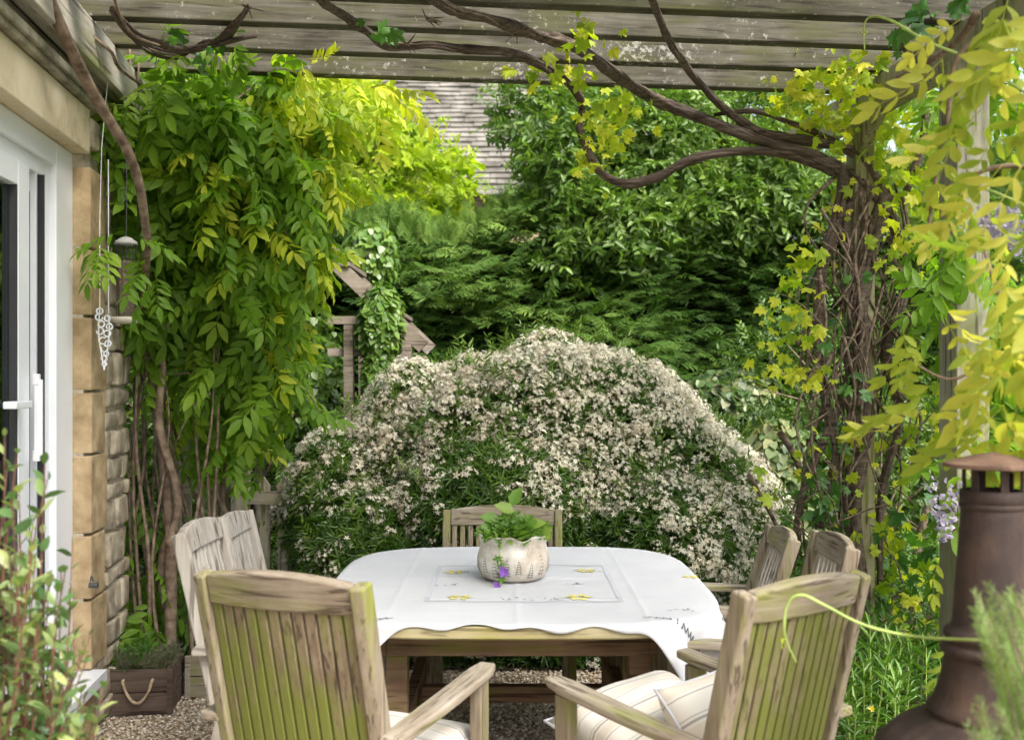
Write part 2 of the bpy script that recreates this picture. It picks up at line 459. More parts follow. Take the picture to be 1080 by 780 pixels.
def glassmat():
    m, nt, b, out = newmat('pane_glass')
    gl = nt.nodes.new('ShaderNodeBsdfGlossy'); gl.inputs['Roughness'].default_value = .02; gl.inputs[0].default_value = (.9, .95, .95, 1)
    tr = nt.nodes.new('ShaderNodeBsdfTransparent'); tr.inputs[0].default_value = (.75, .82, .80, 1)
    fr = nt.nodes.new('ShaderNodeFresnel'); fr.inputs[0].default_value = 1.5
    ms = nt.nodes.new('ShaderNodeMixShader'); nt.links.new(math_(nt, 'ADD', math_(nt, 'MULTIPLY', fr.outputs[0], 1.3), .04, True), ms.inputs[0])
    nt.links.new(tr.outputs[0], ms.inputs[1]); nt.links.new(gl.outputs[0], ms.inputs[2]); nt.links.new(ms.outputs[0], out.inputs[0]); return m
M['glass'] = glassmat()
M['curtain'] = plain('curtain', (.70, .69, .62), .9, .1)
M['room'] = plain('room', (.45, .44, .40), .9, .2)
def gravelmat(name, pebble):
    m, nt, b, out = newmat(name)
    if pebble:
        a = nt.nodes.new('ShaderNodeAttribute'); a.attribute_name = 'tint'
        col = ramp(nt, [(0, (.22, .16, .11)), (.3, (.48, .38, .27)), (.6, (.66, .56, .43)), (.85, (.76, .69, .59)), (1, (.82, .78, .72))], a.outputs['Fac'])
    else:
        vo = nt.nodes.new('ShaderNodeTexVoronoi'); vo.inputs['Scale'].default_value = 70
        nt.links.new(coords(nt), vo.inputs['Vector'])
        sp = nt.nodes.new('ShaderNodeSeparateColor'); nt.links.new(vo.outputs['Color'], sp.inputs[0])
        col = ramp(nt, [(0, (.20, .15, .10)), (.5, (.44, .35, .25)), (1, (.60, .52, .41))], sp.outputs[0])
        bump(nt, b, vo.outputs['Distance'], 1, .01)
    nt.links.new(col, b.inputs['Base Color']); b.inputs['Roughness'].default_value = .9; b.inputs['Specular IOR Level'].default_value = .2
    return m
M['gravel'] = gravelmat('gravel_ground', False); M['pebble'] = gravelmat('gravel_chips', True)
M['soil'] = plain('soil', (.06, .045, .03), .95, .4, 30, .1, bs=1, bd=.02)
M['lawn'] = plain('lawn', (.05, .09, .02), .9, .3, 20, .2)
def rustmat(name, base, dark, hi):
    m, nt, b, out = newmat(name)
    n = noise(nt, coords(nt), 7, 8, .7); n2 = noise(nt, coords(nt, (8, 8, 1.5)), 2, 4)
    f = math_(nt, 'ADD', math_(nt, 'MULTIPLY', n, .6), math_(nt, 'MULTIPLY', n2, .4))
    col = ramp(nt, [(.35, dark), (.5, base), (.66, hi)], f)
    nt.links.new(col, b.inputs['Base Color']); b.inputs['Roughness'].default_value = .75; b.inputs['Metallic'].default_value = .05; b.inputs['Specular IOR Level'].default_value = .25
    bump(nt, b, n, .6, .006); return m
M['rust'] = rustmat('rusty_iron', (.040, .028, .025), (.020, .015, .014), (.085, .053, .040))
M['rustcap'] = rustmat('rusty_cap', (.14, .085, .06), (.07, .042, .032), (.25, .17, .125))
def clothmat():
    m, nt, b, out = newmat('white_cotton')
    n = noise(nt, coords(nt), 4, 4); w = noise(nt, coords(nt, (1, 1, 1)), 600, 1)
    nt.links.new(ramp(nt, [(.3, (.64, .65, .69)), (.7, (.70, .71, .74))], n), b.inputs['Base Color'])
    b.inputs['Roughness'].default_value = .9; b.inputs['Specular IOR Level'].default_value = .15
    n3 = noise(nt, coords(nt), 9, 3, .5, .6)
    bump(nt, b, math_(nt, 'ADD', n3, math_(nt, 'MULTIPLY', w, .02)), .35, .012)
    t = nt.nodes.new('ShaderNodeBsdfTranslucent'); t.inputs[0].default_value = (.8, .8, .8, 1)
    ms = nt.nodes.new('ShaderNodeMixShader'); ms.inputs[0].default_value = .25
    nt.links.new(b.outputs[0], ms.inputs[1]); nt.links.new(t.outputs[0], ms.inputs[2]); nt.links.new(ms.outputs[0], out.inputs[0]); return m
M['cloth'] = clothmat()
M['thread_dark'] = plain('dark_thread', (.10, .11, .12), .9, .2, bs=0)
M['thread_yellow'] = plain('yellow_thread', (.70, .62, .20), .9, .1, bs=0)
M['openwork'] = plain('openwork_band', (.50, .51, .55), .9, .05, 200, bs=0)
def cushionmat():
    m, nt, b, out = newmat('striped_cotton')
    tc = nt.nodes.new('ShaderNodeTexCoord'); sp = nt.nodes.new('ShaderNodeSeparateXYZ'); nt.links.new(tc.outputs['Object'], sp.inputs[0])
    fr = math_(nt, 'FRACT', math_(nt, 'MULTIPLY', math_(nt, 'ADD', sp.outputs[1], 5.02), 8.5))
    W_, G, T_ = (.66, .63, .58), (.33, .30, .29), (.62, .56, .49)
    col = ramp(nt, [(0, W_), (.30, G), (.325, W_), (.38, T_), (.66, W_), (.72, G), (.78, W_), (.84, G), (.86, W_)], fr, 'CONSTANT')
    nt.links.new(col, b.inputs['Base Color']); b.inputs['Roughness'].default_value = .9; b.inputs['Specular IOR Level'].default_value = .1
    bump(nt, b, noise(nt, coords(nt), 10, 3), .3, .01); return m
M['cushion'] = cushionmat()
# foliage
M['l_wist'] = leafmat('wisteria_leaf', (.075, .175, .02), (.165, .31, .035), (.31, .44, .06), .5, rough=.5, spec=.3)
M['l_wist_y'] = leafmat('young_wisteria_leaf', (.20, .34, .03), (.40, .50, .045), (.60, .62, .08), .45, rough=.5, spec=.3)  # young growth; its yellow also paints in the sunlit, backlit look
M['l_gold'] = leafmat('golden_leaf', (.20, .32, .045), (.40, .46, .08), (.60, .59, .16), .50, rough=.55, spec=.3, tcol=(1.25, 1.3, .7))
M['l_grape'] = leafmat('vine_leaf', (.17, .32, .03), (.38, .49, .04), (.62, .63, .08), .45, rough=.5, spec=.3)
M['l_grape_d'] = leafmat('dark_vine_leaf', (.04, .13, .03), (.07, .20, .045), (.12, .28, .06), .3)
M['l_choisya'] = leafmat('choisya_leaf', (.03, .08, .012), (.07, .16, .022), (.17, .28, .045), .25, rough=.35)
M['petal'] = leafmat('petal', (.50, .37, .33), (.76, .76, .75), (.84, .86, .86), .3, rough=.7, spec=.2, tcol=(1, 1, 1))
M['l_conifer'] = leafmat('conifer_spray', (.035, .09, .02), (.09, .185, .038), (.19, .30, .07), .18, rough=.65, spec=.2)
M['l_tree'] = leafmat('tree_leaf', (.05, .11, .022), (.11, .21, .045), (.22, .34, .08), .33, rough=.4)
M['l_acer'] = leafmat('acer_leaf', (.13, .25, .02), (.27, .40, .03), (.44, .52, .05), .45, rough=.5, spec=.3)
M['l_ivy'] = leafmat('ivy_leaf', (.045, .11, .02), (.10, .21, .035), (.20, .31, .07), .25, rough=.35)
M['l_ivy_v'] = leafmat('variegated_ivy_leaf', (.03, .09, .03), (.08, .15, .05), (.40, .43, .26), .2, rough=.4)
M['l_fore'] = leafmat('variegated_leaf', (.045, .12, .05), (.12, .23, .10), (.38, .45, .22), .3, rough=.3)
M['l_peren'] = leafmat('perennial_leaf', (.045, .13, .02), (.09, .22, .035), (.17, .31, .06), .35, rough=.4)
M['l_rose'] = leafmat('rosemary_needle', (.12, .22, .08), (.22, .35, .13), (.34, .46, .22), .25, rough=.5)
M['l_lav'] = leafmat('lavender_leaf', (.09, .11, .08), (.17, .19, .14), (.26, .27, .22), .2, rough=.6)
M['l_pot'] = leafmat('potted_leaf', (.07, .17, .04), (.15, .30, .06), (.30, .43, .10), .35, rough=.45)
M['violet'] = leafmat('violet_petal', (.14, .05, .40), (.24, .09, .60), (.40, .22, .75), .3, tcol=(1, .8, 1.2))
M['lilac'] = leafmat('lilac_petal', (.28, .27, .50), (.44, .43, .66), (.62, .60, .78), .35, tcol=(1, 1, 1.1))
M['yellow'] = leafmat('yellow_petal', (.6, .45, .02), (.75, .6, .03), (.8, .7, .1), .2)
# ---------------------------------------------------------------- ground
def sheet(name, x0, x1, y0, y1, z, mat, n=1):
    V = []; Fc = []
    for j in range(n + 1):
        for i in range(n + 1): V.append((x0 + (x1 - x0) * i / n, y0 + (y1 - y0) * j / n, z))
    for j in range(n):
        for i in range(n): a = j * (n + 1) + i; Fc.append((a, a + 1, a + n + 2, a + n + 1))
    me = bpy.data.meshes.new(name); me.from_pydata(V, [], Fc)
    return tag(link(name, me, mat), kind='structure')
sheet('ground', -150, 150, -60, 240, -.008, M['lawn'])
sheet('gravel_terrace', -6, 4, -4, 5.6, 0, M['gravel'])
bed = sheet('soil_bed', -6, 4.5, 5.35, 9.5, .012, M['soil'])
sheet('border_soil', 1.15, 4, 2.9, 5.35, .008, M['soil'])
def pebbles():
    cl = Cloud()
    for (x0, x1, y0, y1, n) in ((-2.0, .95, 3.6, 5.6, 34000), (-1.9, .7, 2.9, 3.6, 7000)):
        P = np.stack([rs.uniform(x0, x1, n), rs.uniform(y0, y1, n), rs.uniform(.0, .012, n)], 1)
        Ts = []
        for k in range(5):
            r = np.random.RandomState(k); V = np.array([(1, 0, 0), (0, 1, 0), (-1, 0, 0), (0, -1, 0), (0, 0, .5), (0, 0, -.5)], float)
            V = V * r.uniform(.6, 1.2, (6, 1)) + r.normal(0, .14, (6, 3))
            Ts.append((V, [(0, 1, 4), (1, 2, 4), (2, 3, 4), (3, 0, 4), (1, 0, 5), (2, 1, 5), (3, 2, 5), (0, 3, 5)], [0] * 8))
        D = np.stack([rs.normal(0, 1, n), rs.normal(0, 1, n), rs.normal(0, .25, n)], 1)
        cl.scatter(Ts, P, D, np.array([[0, 0, 1.]]) + rnd(n, .3), rs.uniform(.005, .0125, n), tint=np.full(n, .5), tj=.5)
    o = cl.build('gravel', M['pebble']); tag(o, 'loose tan and cream stone chips covering the terrace', 'gravel', kind='stuff')
pebbles()

# ---------------------------------------------------------------- stone house with glazed door (local: +y along wall away from camera, +x out of wall)
WR = math.atan2(.1129, .9936)
P0 = Vector((-1.747, 4.3, 0))
def house():
    r = empty('stone_house', P0, WR, 'honey stone house corner with rubble wall and white framed glass door', 'house')
    m = MB()
    m.box(-.45, -.02, 0, .655, 0, 5.2)             # pier core
    m.box(-.45, -.02, -3.2, 0, 2.70, 5.2)
    m.box(-.45, -.02, -3.2, 0, -.02, .255)
    m.box(-.45, -.02, -7, -3.2, 0, 5.2)
    m.box(-3.6, -.45, .255, .655, 0, 5.2)
    m.build('wall', M['mortar'], r)
    # dressed quoins
    q = MB(); z = .3; k = 0
    hs = [.29, .27, .33, .26, .31, .28, .34]
    for h in hs:
        w = .20 if k % 2 else .235
        x1 = .012 + random.uniform(-.003, .003)
        if z + h > 2.43: h = 2.428 - z
        q.box(-.30, x1, -.002, w, z + .006, z + h - .006)
        z += h; k += 1
        if z > 2.42: break
    o = q.build('quoin', M['ashlar'], r); bevel(o, .005, 2)
    # rubble
    b = bmesh.new(); z = .02
    rr = random.Random(3)
    while z < 5.0:
        h = rr.uniform(.075, .16); y = (.25 if (z < 2.45) else -.0)
        if z > 2.75 or z < .28: y = -3.1 if z > 2.9 else .0
        while y < .64:
            w = min(rr.uniform(.10, .24), .655 - y)
            if w < .05: break
            bb = bmesh.ops.create_cube(b, size=1)
            vs = bb['verts']
            es = list({e for v in vs for e in v.link_edges})
            out = rr.uniform(.002, .016); g = .016
            for v in vs:
                v.co = Vector((v.co.x * .10 - .05 + out, y + w / 2 + v.co.y * (w - g), z + h / 2 + v.co.z * (h - g)))
                v.co += Vector((rr.uniform(-.012, .008), rr.uniform(-.01, .01), rr.uniform(-.012, .012)))
            bmesh.ops.bevel(b, geom=es, offset=.014, segments=2, affect='EDGES', profile=.6)
            y += w
        z += h
    me = bpy.data.meshes.new('rubble_stones'); b.to_mesh(me); b.free(); smooth(link('rubble_stones', me, M['rubble'], r))
    # plinth blocks below sill
    p = MB()
    for i in range(7): p.box(-.3, .03, -.46 * (i + 1), -.46 * i - .01, .02, .245)
    bevel(p.build('plinth', M['ashlar'], r), .008)
    o = MB().box(-.30, .004, -3.25, .012, 2.43, 2.615).build('lintel', M['lintel'], r); bevel(o, .006)
    lg = MB()
    lg.box(-.1, .03, -3.3, .14, 2.62, 2.645); lg.box(-.1, .045, -3.3, .145, 2.645, 2.68); lg.box(-.1, .02, -3.3, .14, 2.68, 2.70)
    bevel(lg.build('ledge', M['ledge'], r), .005)
    MB().box(-.1, .07, -3.1, .02, .255, .30).build('sill', M['white'], r)
    # glazed door, set back .06
    X = -.06
    f = MB()
    f.box(X - .09, X, -.215, -.003, .30, 2.428)                 # jamb
    f.box(X - .09, X - .025, -.33, -.215, .30, 2.428)            # step
    f.box(X - .09, X, -3.0, -.215, 2.335, 2.428)
    f.box(X - .09, X - .02, -3.0, -.33, 2.275, 2.335)
    f.box(X - .09, X, -3.0, -.33, .30, .36)
    f.box(X - .10, X + .008, -3.2, -3.0, .30, 2.428)
    bevel(f.build('door_frame', M['white'], r), .004)
    d = empty('sliding_door', (0, 0, 0)); d.parent = r
    s = MB()
    for y in (-.62, -1.75):
        s.box(X - .07, X - .004, y, y + .115, .36, 2.275)
    s.box(X - .07, X - .004, -1.635, -.62, 2.185, 2.275); s.box(X - .07, X - .004, -1.635, -.62, .36, .45)
    bevel(s.build('stile', M['white'], d), .003)
    g = MB()
    for y0 in (-.632, -.505): g.box(X - .05, X - .006, y0, y0 + .012, .45, 2.185)
    g.box(X - .05, X - .006, -.342, -.332, .36, 2.275)
    g.build('gasket', M['gasket'], d)
    MB().box(X - .035, X - .03, -1.635, -.635, .45, 2.185).build('pane', M['glass'], d)
    MB().box(X - .035, X - .03, -3.0, -1.75, .45, 2.185).build('pane', M['glass'], d)
    h = MB().box(X, X + .03, -.475, -.46, 1.22, 1.50).box(X - .004, X + .02, -.478, -.457, 1.20, 1.24).box(X - .004, X + .02, -.478, -.457, 1.48, 1.52)
    bevel(h.build('handle', M['white'], d), .003)
    h = MB().box(X, X + .045, -.78, -.62, 1.40, 1.425)
    bevel(h.build('handle', M['white'], d), .004)
    st = MB().box(X - .06, X - .030, -.50, -.44, .36, 2.275).box(X - .06, X - .045, -.43, -.342, .36, 2.275).box(X - .06, X - .022, -.385, -.365, .36, 2.275)
    bevel(st.build('inner_frame', M['whitegrey'], d), .002)
    c = MB()
    V = []; Fc = []
    for i in range(61):
        y = .12 - i * .03; x = X - .26 + .025 * math.sin(i * .9) + .01 * math.sin(i * 2.3)
        V += [(x, y, .32), (x, y, 2.25)]
    for i in range(60): Fc.append((2 * i, 2 * i + 2, 2 * i + 3, 2 * i + 1))
    c.add(V, Fc); o = c.build('curtain', M['curtain'], r); smooth(o)
    rm = MB().box(-3.4, -3.3, -6, .2, 0, 2.7).box(-3.4, -.46, .15, .25, 0, 2.7).box(-3.4, -.46, -6, .25, 2.7, 2.8).box(-3.4, -.46, -6, .25, .2, .25).box(-3.4, -.46, -6.1, -6, .2, 2.8)
    rm.build('room_wall', M['room'], r)
    MB().tube([(.015, -.04, .66), (.05, -.04, .66)], .012, 10, 0, 1).tube([(.02, -.04, .675), (.025, -.045, .70), (.03, -.04, .675)], .003, 6, 0, 3).build('hook', M['iron'], r)
    return r
house()

# ---------------------------------------------------------------- pergola
def pergola():
    r = empty('pergola', P0, WR, 'weathered timber pergola with lichen covered rafters over the table', 'pergola')
    o = MB().box(.012, .085, -3.2, .95, 2.735, 2.905).build('wall_plate', M['plate'], r); bevel(o, .004)
    MB().box(-.02, .012, -3.2, .6, 2.76, 2.88).build('spacer', M['gasket'], r)
    MB().box(3.47, 3.54, -3.2, 1.25, 2.74, 2.905).build('side_plate', M['post'], r)
    ys = [.43, .095, -.24, -.575, -.91, -1.8, -2.3]
    ys = [.445, .105, -.225, -.56, -.895, -1.235, -1.57, -1.905, -2.24, -2.575, -2.91]
    for i, y in enumerate(ys):
        z = 2.908 + (0, -.0, .004, 0, .002, 0, 0, 0, 0, 0, 0)[i]
        o = MB().box(-.02, 3.75, y - .034, y + .034, z, z + .15, nx=1).build('rafter', M['rafter'], r); bevel(o, .005)
    for (s, w, m_) in ((.29, .10, 'post'), (-.62, .135, 'post_pale')):
        o = MB().box(3.505 - w / 2 - .04, 3.505 + w / 2 - .04, s - w / 2, s + w / 2, 0, 2.738).build('post', M[m_], r); bevel(o, .006)
    MB().beam((3.46, .55, 2.35), (3.46, .1, 2.74), .06, .07).build('brace', M['post'], r)
    return r
pergola()

# ---------------------------------------------------------------- far house
def far_house():
    r = empty('roofed_cottage', (-1.2, 17, 0), 0, 'distant stone cottage with mossy stone tiled roof beyond the hedge', 'house')
    me = plain('cotswold', (.50, .38, .22), .95, .2, 3, .1, bs=.5, c2=(.62, .50, .32))
    tl = plain('stone_tile', (.13, .12, .10), .95, .35, 2.5, .1, bs=.6, bd=.02, c2=(.25, .235, .205))
    MB().box(-6, 4, .3, 6, 0, 5.3).build('wall', me, r)
    m = MB(); rr = random.Random(8)
    # courses of stone tiles, each its own sloping slab; the right part sweeps lower
    sl = math.radians(42); row = .165
    ez = 5.0; yo = -.1
    a = Vector((0, math.cos(sl), math.sin(sl))); n = Vector((0, -math.sin(sl), math.cos(sl)))
    for j in range(-6, 22):
        x = (-5.6 if j >= 0 else .5) + rr.uniform(0, .1)
        while x < 4.2:
            w = rr.uniform(.30, .62); t = .035 + rr.uniform(0, .02); L = row * 1.25; dx = .005; tilt = rr.uniform(-.012, .012)
            p = Vector((x, yo + rr.uniform(-.012, .012), ez)) + a * (j * row) + n * (.03 + rr.uniform(0, .014))
            q = [p + Vector((dx, 0, 0)), p + Vector((w - dx, 0, tilt)), p + Vector((w - dx, 0, tilt)) + a * L - n * .035, p + Vector((dx, 0, 0)) + a * L - n * .035]
            v = q + [k - n * t for k in q]
            m.add(v, [(0, 1, 2, 3), (7, 6, 5, 4), (0, 4, 5, 1), (1, 5, 6, 2), (2, 6, 7, 3), (3, 7, 4, 0)])
            x += w
    m.build('roof', tl, r)
    base = MB(); o_ = Vector((0, yo, ez - .05)); lo = o_ - a * (6 * row)
    base.add([o_ + Vector((-6, 0, 0)), o_ + Vector((.48, 0, 0)), lo + Vector((.48, 0, 0)), lo + Vector((4.2, 0, 0)), o_ + Vector((4.2, 0, 0)) + a * 3.7, o_ + Vector((-6, 0, 0)) + a * 3.7], [(0, 1, 2, 3, 4, 5)])
    base.build('roof_base', plain('batten', (.06, .05, .04)), r)
    MB().beam(o_ + Vector((.46, 0, .03)), lo + Vector((.46, 0, .03)), .05, .10).build('verge', M['oldbeam'], r)
    MB().box(.55, 4, -.55, .29, 0, 4.2).build('outshot', me, r)
    # rubble courses on the wall as shallow blocks
    s = MB(); z = 2.0
    while z < 5.1:
        h = rr.uniform(.10, .18); x = -5.5
        while x < 3.9:
            w = rr.uniform(.2, .45); o = rr.uniform(.0, .03)
            s.box(x + .012, x + w - .012, .27 - o, .31, z + .01, z + h - .01); x += w
        z += h
    s.build('wall_stones', me, r)
far_house()

# ---------------------------------------------------------------- fence, gate and arbour
def fence():
    r = empty('picket_fence', at(285, 700, 5.9).to_tuple()[:2] + (0,), .04, 'weathered picket fence panel behind the left chairs beside the white bush', 'fence')
    o = MB()
    for k in range(6):
        x = -.07 + k * .115; h = .95 + .01 * math.sin(k * 3)
        V = [(x, -.01, .04), (x + .07, -.01, .04), (x + .07, -.01, h - .05), (x + .035, -.01, h), (x, -.01, h - .05)]
        V += [(a, .012, c) for a, b, c in V]
        o.add(V, [(4, 3, 2, 1, 0), (5, 6, 7, 8, 9)] + [(i, (i + 1) % 5, (i + 1) % 5 + 5, i + 5) for i in range(5)])
    o.build('pickets', M['fence'], r)
    for z in (.28, .80):
        MB().box(-.12, .62, -.045, -.012, z, z + .07).build('rail', M['fence_x'], r)
    bevel(MB().box(-.21, -.115, -.06, .035, 0, 1.06).build('post', M['fence'], r), .006)
    return r
fence()
def gate():
    r = empty('trellis_gate', (at(225, 700, 5.95).x, 5.95, 0), .0, 'open slatted timber gate between wisteria trunk and fence post', 'gate')
    for x in (-.24, .13): MB().box(x, x + .06, -.02, .02, .1, 1.12).build('stile', M['fence'], r)
    for z in (.15, .55, .85, 1.06): MB().box(-.18, .13, -.012, .012, z, z + .055).build('rail', M['fence_x'], r)
    o = MB()
    for k in range(4): o.box(-.165 + k * .075, -.13 + k * .075, .014, .03, .12, 1.1)
    o.build('slats', M['fence'], r)
gate()
def arbour():
    d = 6.5
    r = empty('garden_arbour', (0, 0, 0), 0, 'gabled timber arbour half hidden by ivy behind the white flowering bush', 'arbour')
    r.location = (at(370, 500, d).x, d, 0); L = r.location
    A = at(312, 238, d) - L; B = at(447, 366, d) - L; Cc = at(205, 345, d) - L
    for oy in (0, .62):
        of = Vector((0, oy, 0))
        MB().beam(A + of, B + of, .05, .085).build('rafter', M['oldbeam'], r)
        MB().beam(A + of, Cc + of, .05, .085).build('rafter', M['oldbeam'], r)
    for px in (368, 250):
        for oy in (0, .62):
            x = at(px, 0, d).x - L.x
            top = (A + (B - A) * ((x - A.x) / (B.x - A.x))).z if px > 312 else (A + (Cc - A) * ((x - A.x) / (Cc.x - A.x))).z
            if px > 312: top = min(top, at(0, 336, d).z)
            MB().box(x - .028, x + .028, oy - .028, oy + .028, 0, top - .04).build('post', M['oldbeam'], r)
    x = at(418, 0, d).x - L.x
    MB().box(x - .035, x + .035, .58, .66, 0, 1.8).build('post', M['oldbeam'], r)
    for py in (338, 372):
        z = at(0, py, d).z
        MB().box(at(345, 0, d).x - L.x, at(415, 0, d).x - L.x, .02, .06, z - .02, z + .03).build('crossbar', M['oldbeam'], r)
    o = MB()
    for t in (.2, .4, .6, .8):
        p = A.lerp(B, t); o.beam(p + Vector((0, -.05, .06)), p + Vector((0, .7, .06)), .05, .025)
    o.build('slats', M['oldbeam'], r)
arbour()

# ---------------------------------------------------------------- chairs
def make_chair(label, loc, rz, w=.48, L=.63, rec=14, slats=12, wood='teak', group='teak garden chairs round the table', slatmat='teak', arch=.022, seat_y=.25):
    r = empty('garden_chair', (loc[0], loc[1], 0), math.radians(rz), label, 'chair', group)
    wz = M[wood]; wx = M[{'teak': 'teak_x', 'teak_pale': 'teak_pale'}[wood]]; wy = M[{'teak': 'teak_y', 'teak_pale': 'teak_pale_x'}[wood]]
    a = math.radians(rec); hw = w / 2
    def back(x, y, l):        # back plane: l along its height, y thickness
        curve = -.018 * (1 - (x / hw) ** 2)         # gentle hollow for the sitter
        return (x, -.22 - l * math.sin(a) + (y + curve) * math.cos(a), .42 + l * math.cos(a) + (y + curve) * math.sin(a))
    # back posts
    for sg in (-1, 1):
        x0 = sg * hw; x1 = sg * (hw - .036); lo, hi = min(x0, x1), max(x0, x1)
        m = MB().box(lo, hi, -.024, .026, -.03, L - .012, xf=back, nz=5)
        bevel(m.build('back_post', wz, r), .007, 3)
    # crest rail (arched top)
    m = MB(); n = 10; vs = []; hi = hw - .0365
    for i in range(n + 1):
        x = -hi + 2 * hi * i / n; t = arch * (1 - (x / hi) ** 2)
        vs += [back(x, -.014, L - .085), back(x, .018, L - .085), back(x, .018, L - .012 + t), back(x, -.014, L - .012 + t)]
    fs = [(0, 3, 2, 1), (4 * n, 4 * n + 1, 4 * n + 2, 4 * n + 3)]
    for i in range(n):
        for k in range(4): fs.append((4 * i + k, 4 * i + (k + 1) % 4, 4 * i + 4 + (k + 1) % 4, 4 * i + 4 + k))
    m.add(vs, fs); bevel(m.build('top_rail', wx, r), .007, 3)
    bevel(MB().box(-hi, hi, -.012, .016, .06, .105, xf=back, nx=6).build('lower_rail', wx, r), .004)
    m = MB(); n = slats; pitch = 2 * (hi) / n
    for i in range(n):
        x = -hi + pitch * (i + .5); sw = pitch * (.395 if slatmat == 'teak_green' else .31)
        m.box(x - sw, x + sw, *((-.007, .009) if slatmat != 'teak_pale' else (-.003, .005)), .104, L - .083, xf=back, nz=4)
    bevel(m.build('back_slats', M[slatmat], r), .002, 1)
    # seat
    m = MB()
    for i in range(7):
        y = -.215 + i * .068; m.box(-hw + .02, hw - .02, y, y + .058, .408, .428)
    bevel(m.build('seat', wx, r), .003)
    m = MB().box(-hw + .02, hw - .02, seat_y - .03, seat_y - .008, .345, .407).box(-hw + .02, hw - .02, -.235, -.217, .345, .407)
    for sg in (-1, 1): m.box(min(sg * (hw - .02), sg * (hw - .042)), max(sg * (hw - .02), sg * (hw - .042)), -.215, seat_y - .032, .345, .407)
    bevel(m.build('seat_frame', wx, r), .003)
    # legs: front ones rise to the arm
    for sg in (-1, 1):
        xa = sg * hw; xb = sg * (hw + .035); lo, hi2 = min(xa, xb), max(xa, xb)
        bevel(MB().box(lo, hi2, seat_y - .055, seat_y + .005, 0, .652).build('leg', wz, r), .005)
        bevel(MB().add_leg(lo, hi2).build('leg', wz, r), .005) if hasattr(MB, 'add_leg') else None
        bevel(MB().beam((sg * (hw + .0175), -.20, .43), (sg * (hw + .0175), -.30, .0), .034, .055, up=(0, 1, 0)).build('leg', wz, r), .005)
        # arm
        l_at = (.635 - .42) / math.cos(a); yb = -.22 - l_at * math.sin(a)
        n = 10; vs = []
        y0, y1 = yb - .03, seat_y + .035
        for i in range(n + 1):
            t = i / n; y = y0 + (y1 - y0) * t
            z = .634 + .030 * t * t + .004 * math.sin(t * 3)
            wd = .030 + .006 * math.sin(t * 2.4); 
            if i == n: wd *= .72
            cx = sg * (hw + .018)
            vs += [(cx - wd, y, z), (cx + wd, y, z), (cx + wd, y, z + .026), (cx - wd, y, z + .026)]
        fs = [(0, 3, 2, 1), (4 * n, 4 * n + 1, 4 * n + 2, 4 * n + 3)]
        for i in range(n):
            for k in range(4): fs.append((4 * i + k, 4 * i + (k + 1) % 4, 4 * i + 4 + (k + 1) % 4, 4 * i + 4 + k))
        bevel(MB_add(vs, fs).build('armrest', wy, r), .008, 3)
    bevel(MB().box(-hw, hw, seat_y - .04, seat_y - .015, .16, .20).build('stretcher', wx, r), .004)
    return r
def MB_add(v, f):
    m = MB(); m.add(v, f); return m
make_chair('nearest chair at left, back turned to us with green algae streaks', (-.415, 2.83), -22, L=.638, rec=14, slatmat='teak_green')
make_chair('nearest chair at right, algae streaked back under a curling tendril', (.478, 2.772), 36, w=.46, rec=14, slatmat='teak_green')
make_chair('pale chair on the left side of the table nearer the camera', (-.70, 3.52), -91, w=.44, L=.616, rec=13, wood='teak_pale', slatmat='teak_pale', slats=9)
make_chair('pale chair on the left side of the table farther back by the fence', (-.735, 4.06), -89, w=.44, L=.572, rec=13, wood='teak_pale', slatmat='teak_pale', slats=9)
make_chair('chair on the right side of the table beside the vine post', (.75, 3.515), 89, w=.42, L=.568, rec=12, wood='teak', slatmat='teak_pale', slats=9)
make_chair('lower reclined chair on the right side of the table by the white bush', (.67, 4.05), 88, w=.40, L=.527, rec=18, wood='teak', slatmat='teak_pale', slats=9)
make_chair('upright chair at the far end of the table against the flowering bush', (-.045, 4.62), 180, w=.56, L=.485, rec=9, slats=13, arch=.025, slatmat='teak')

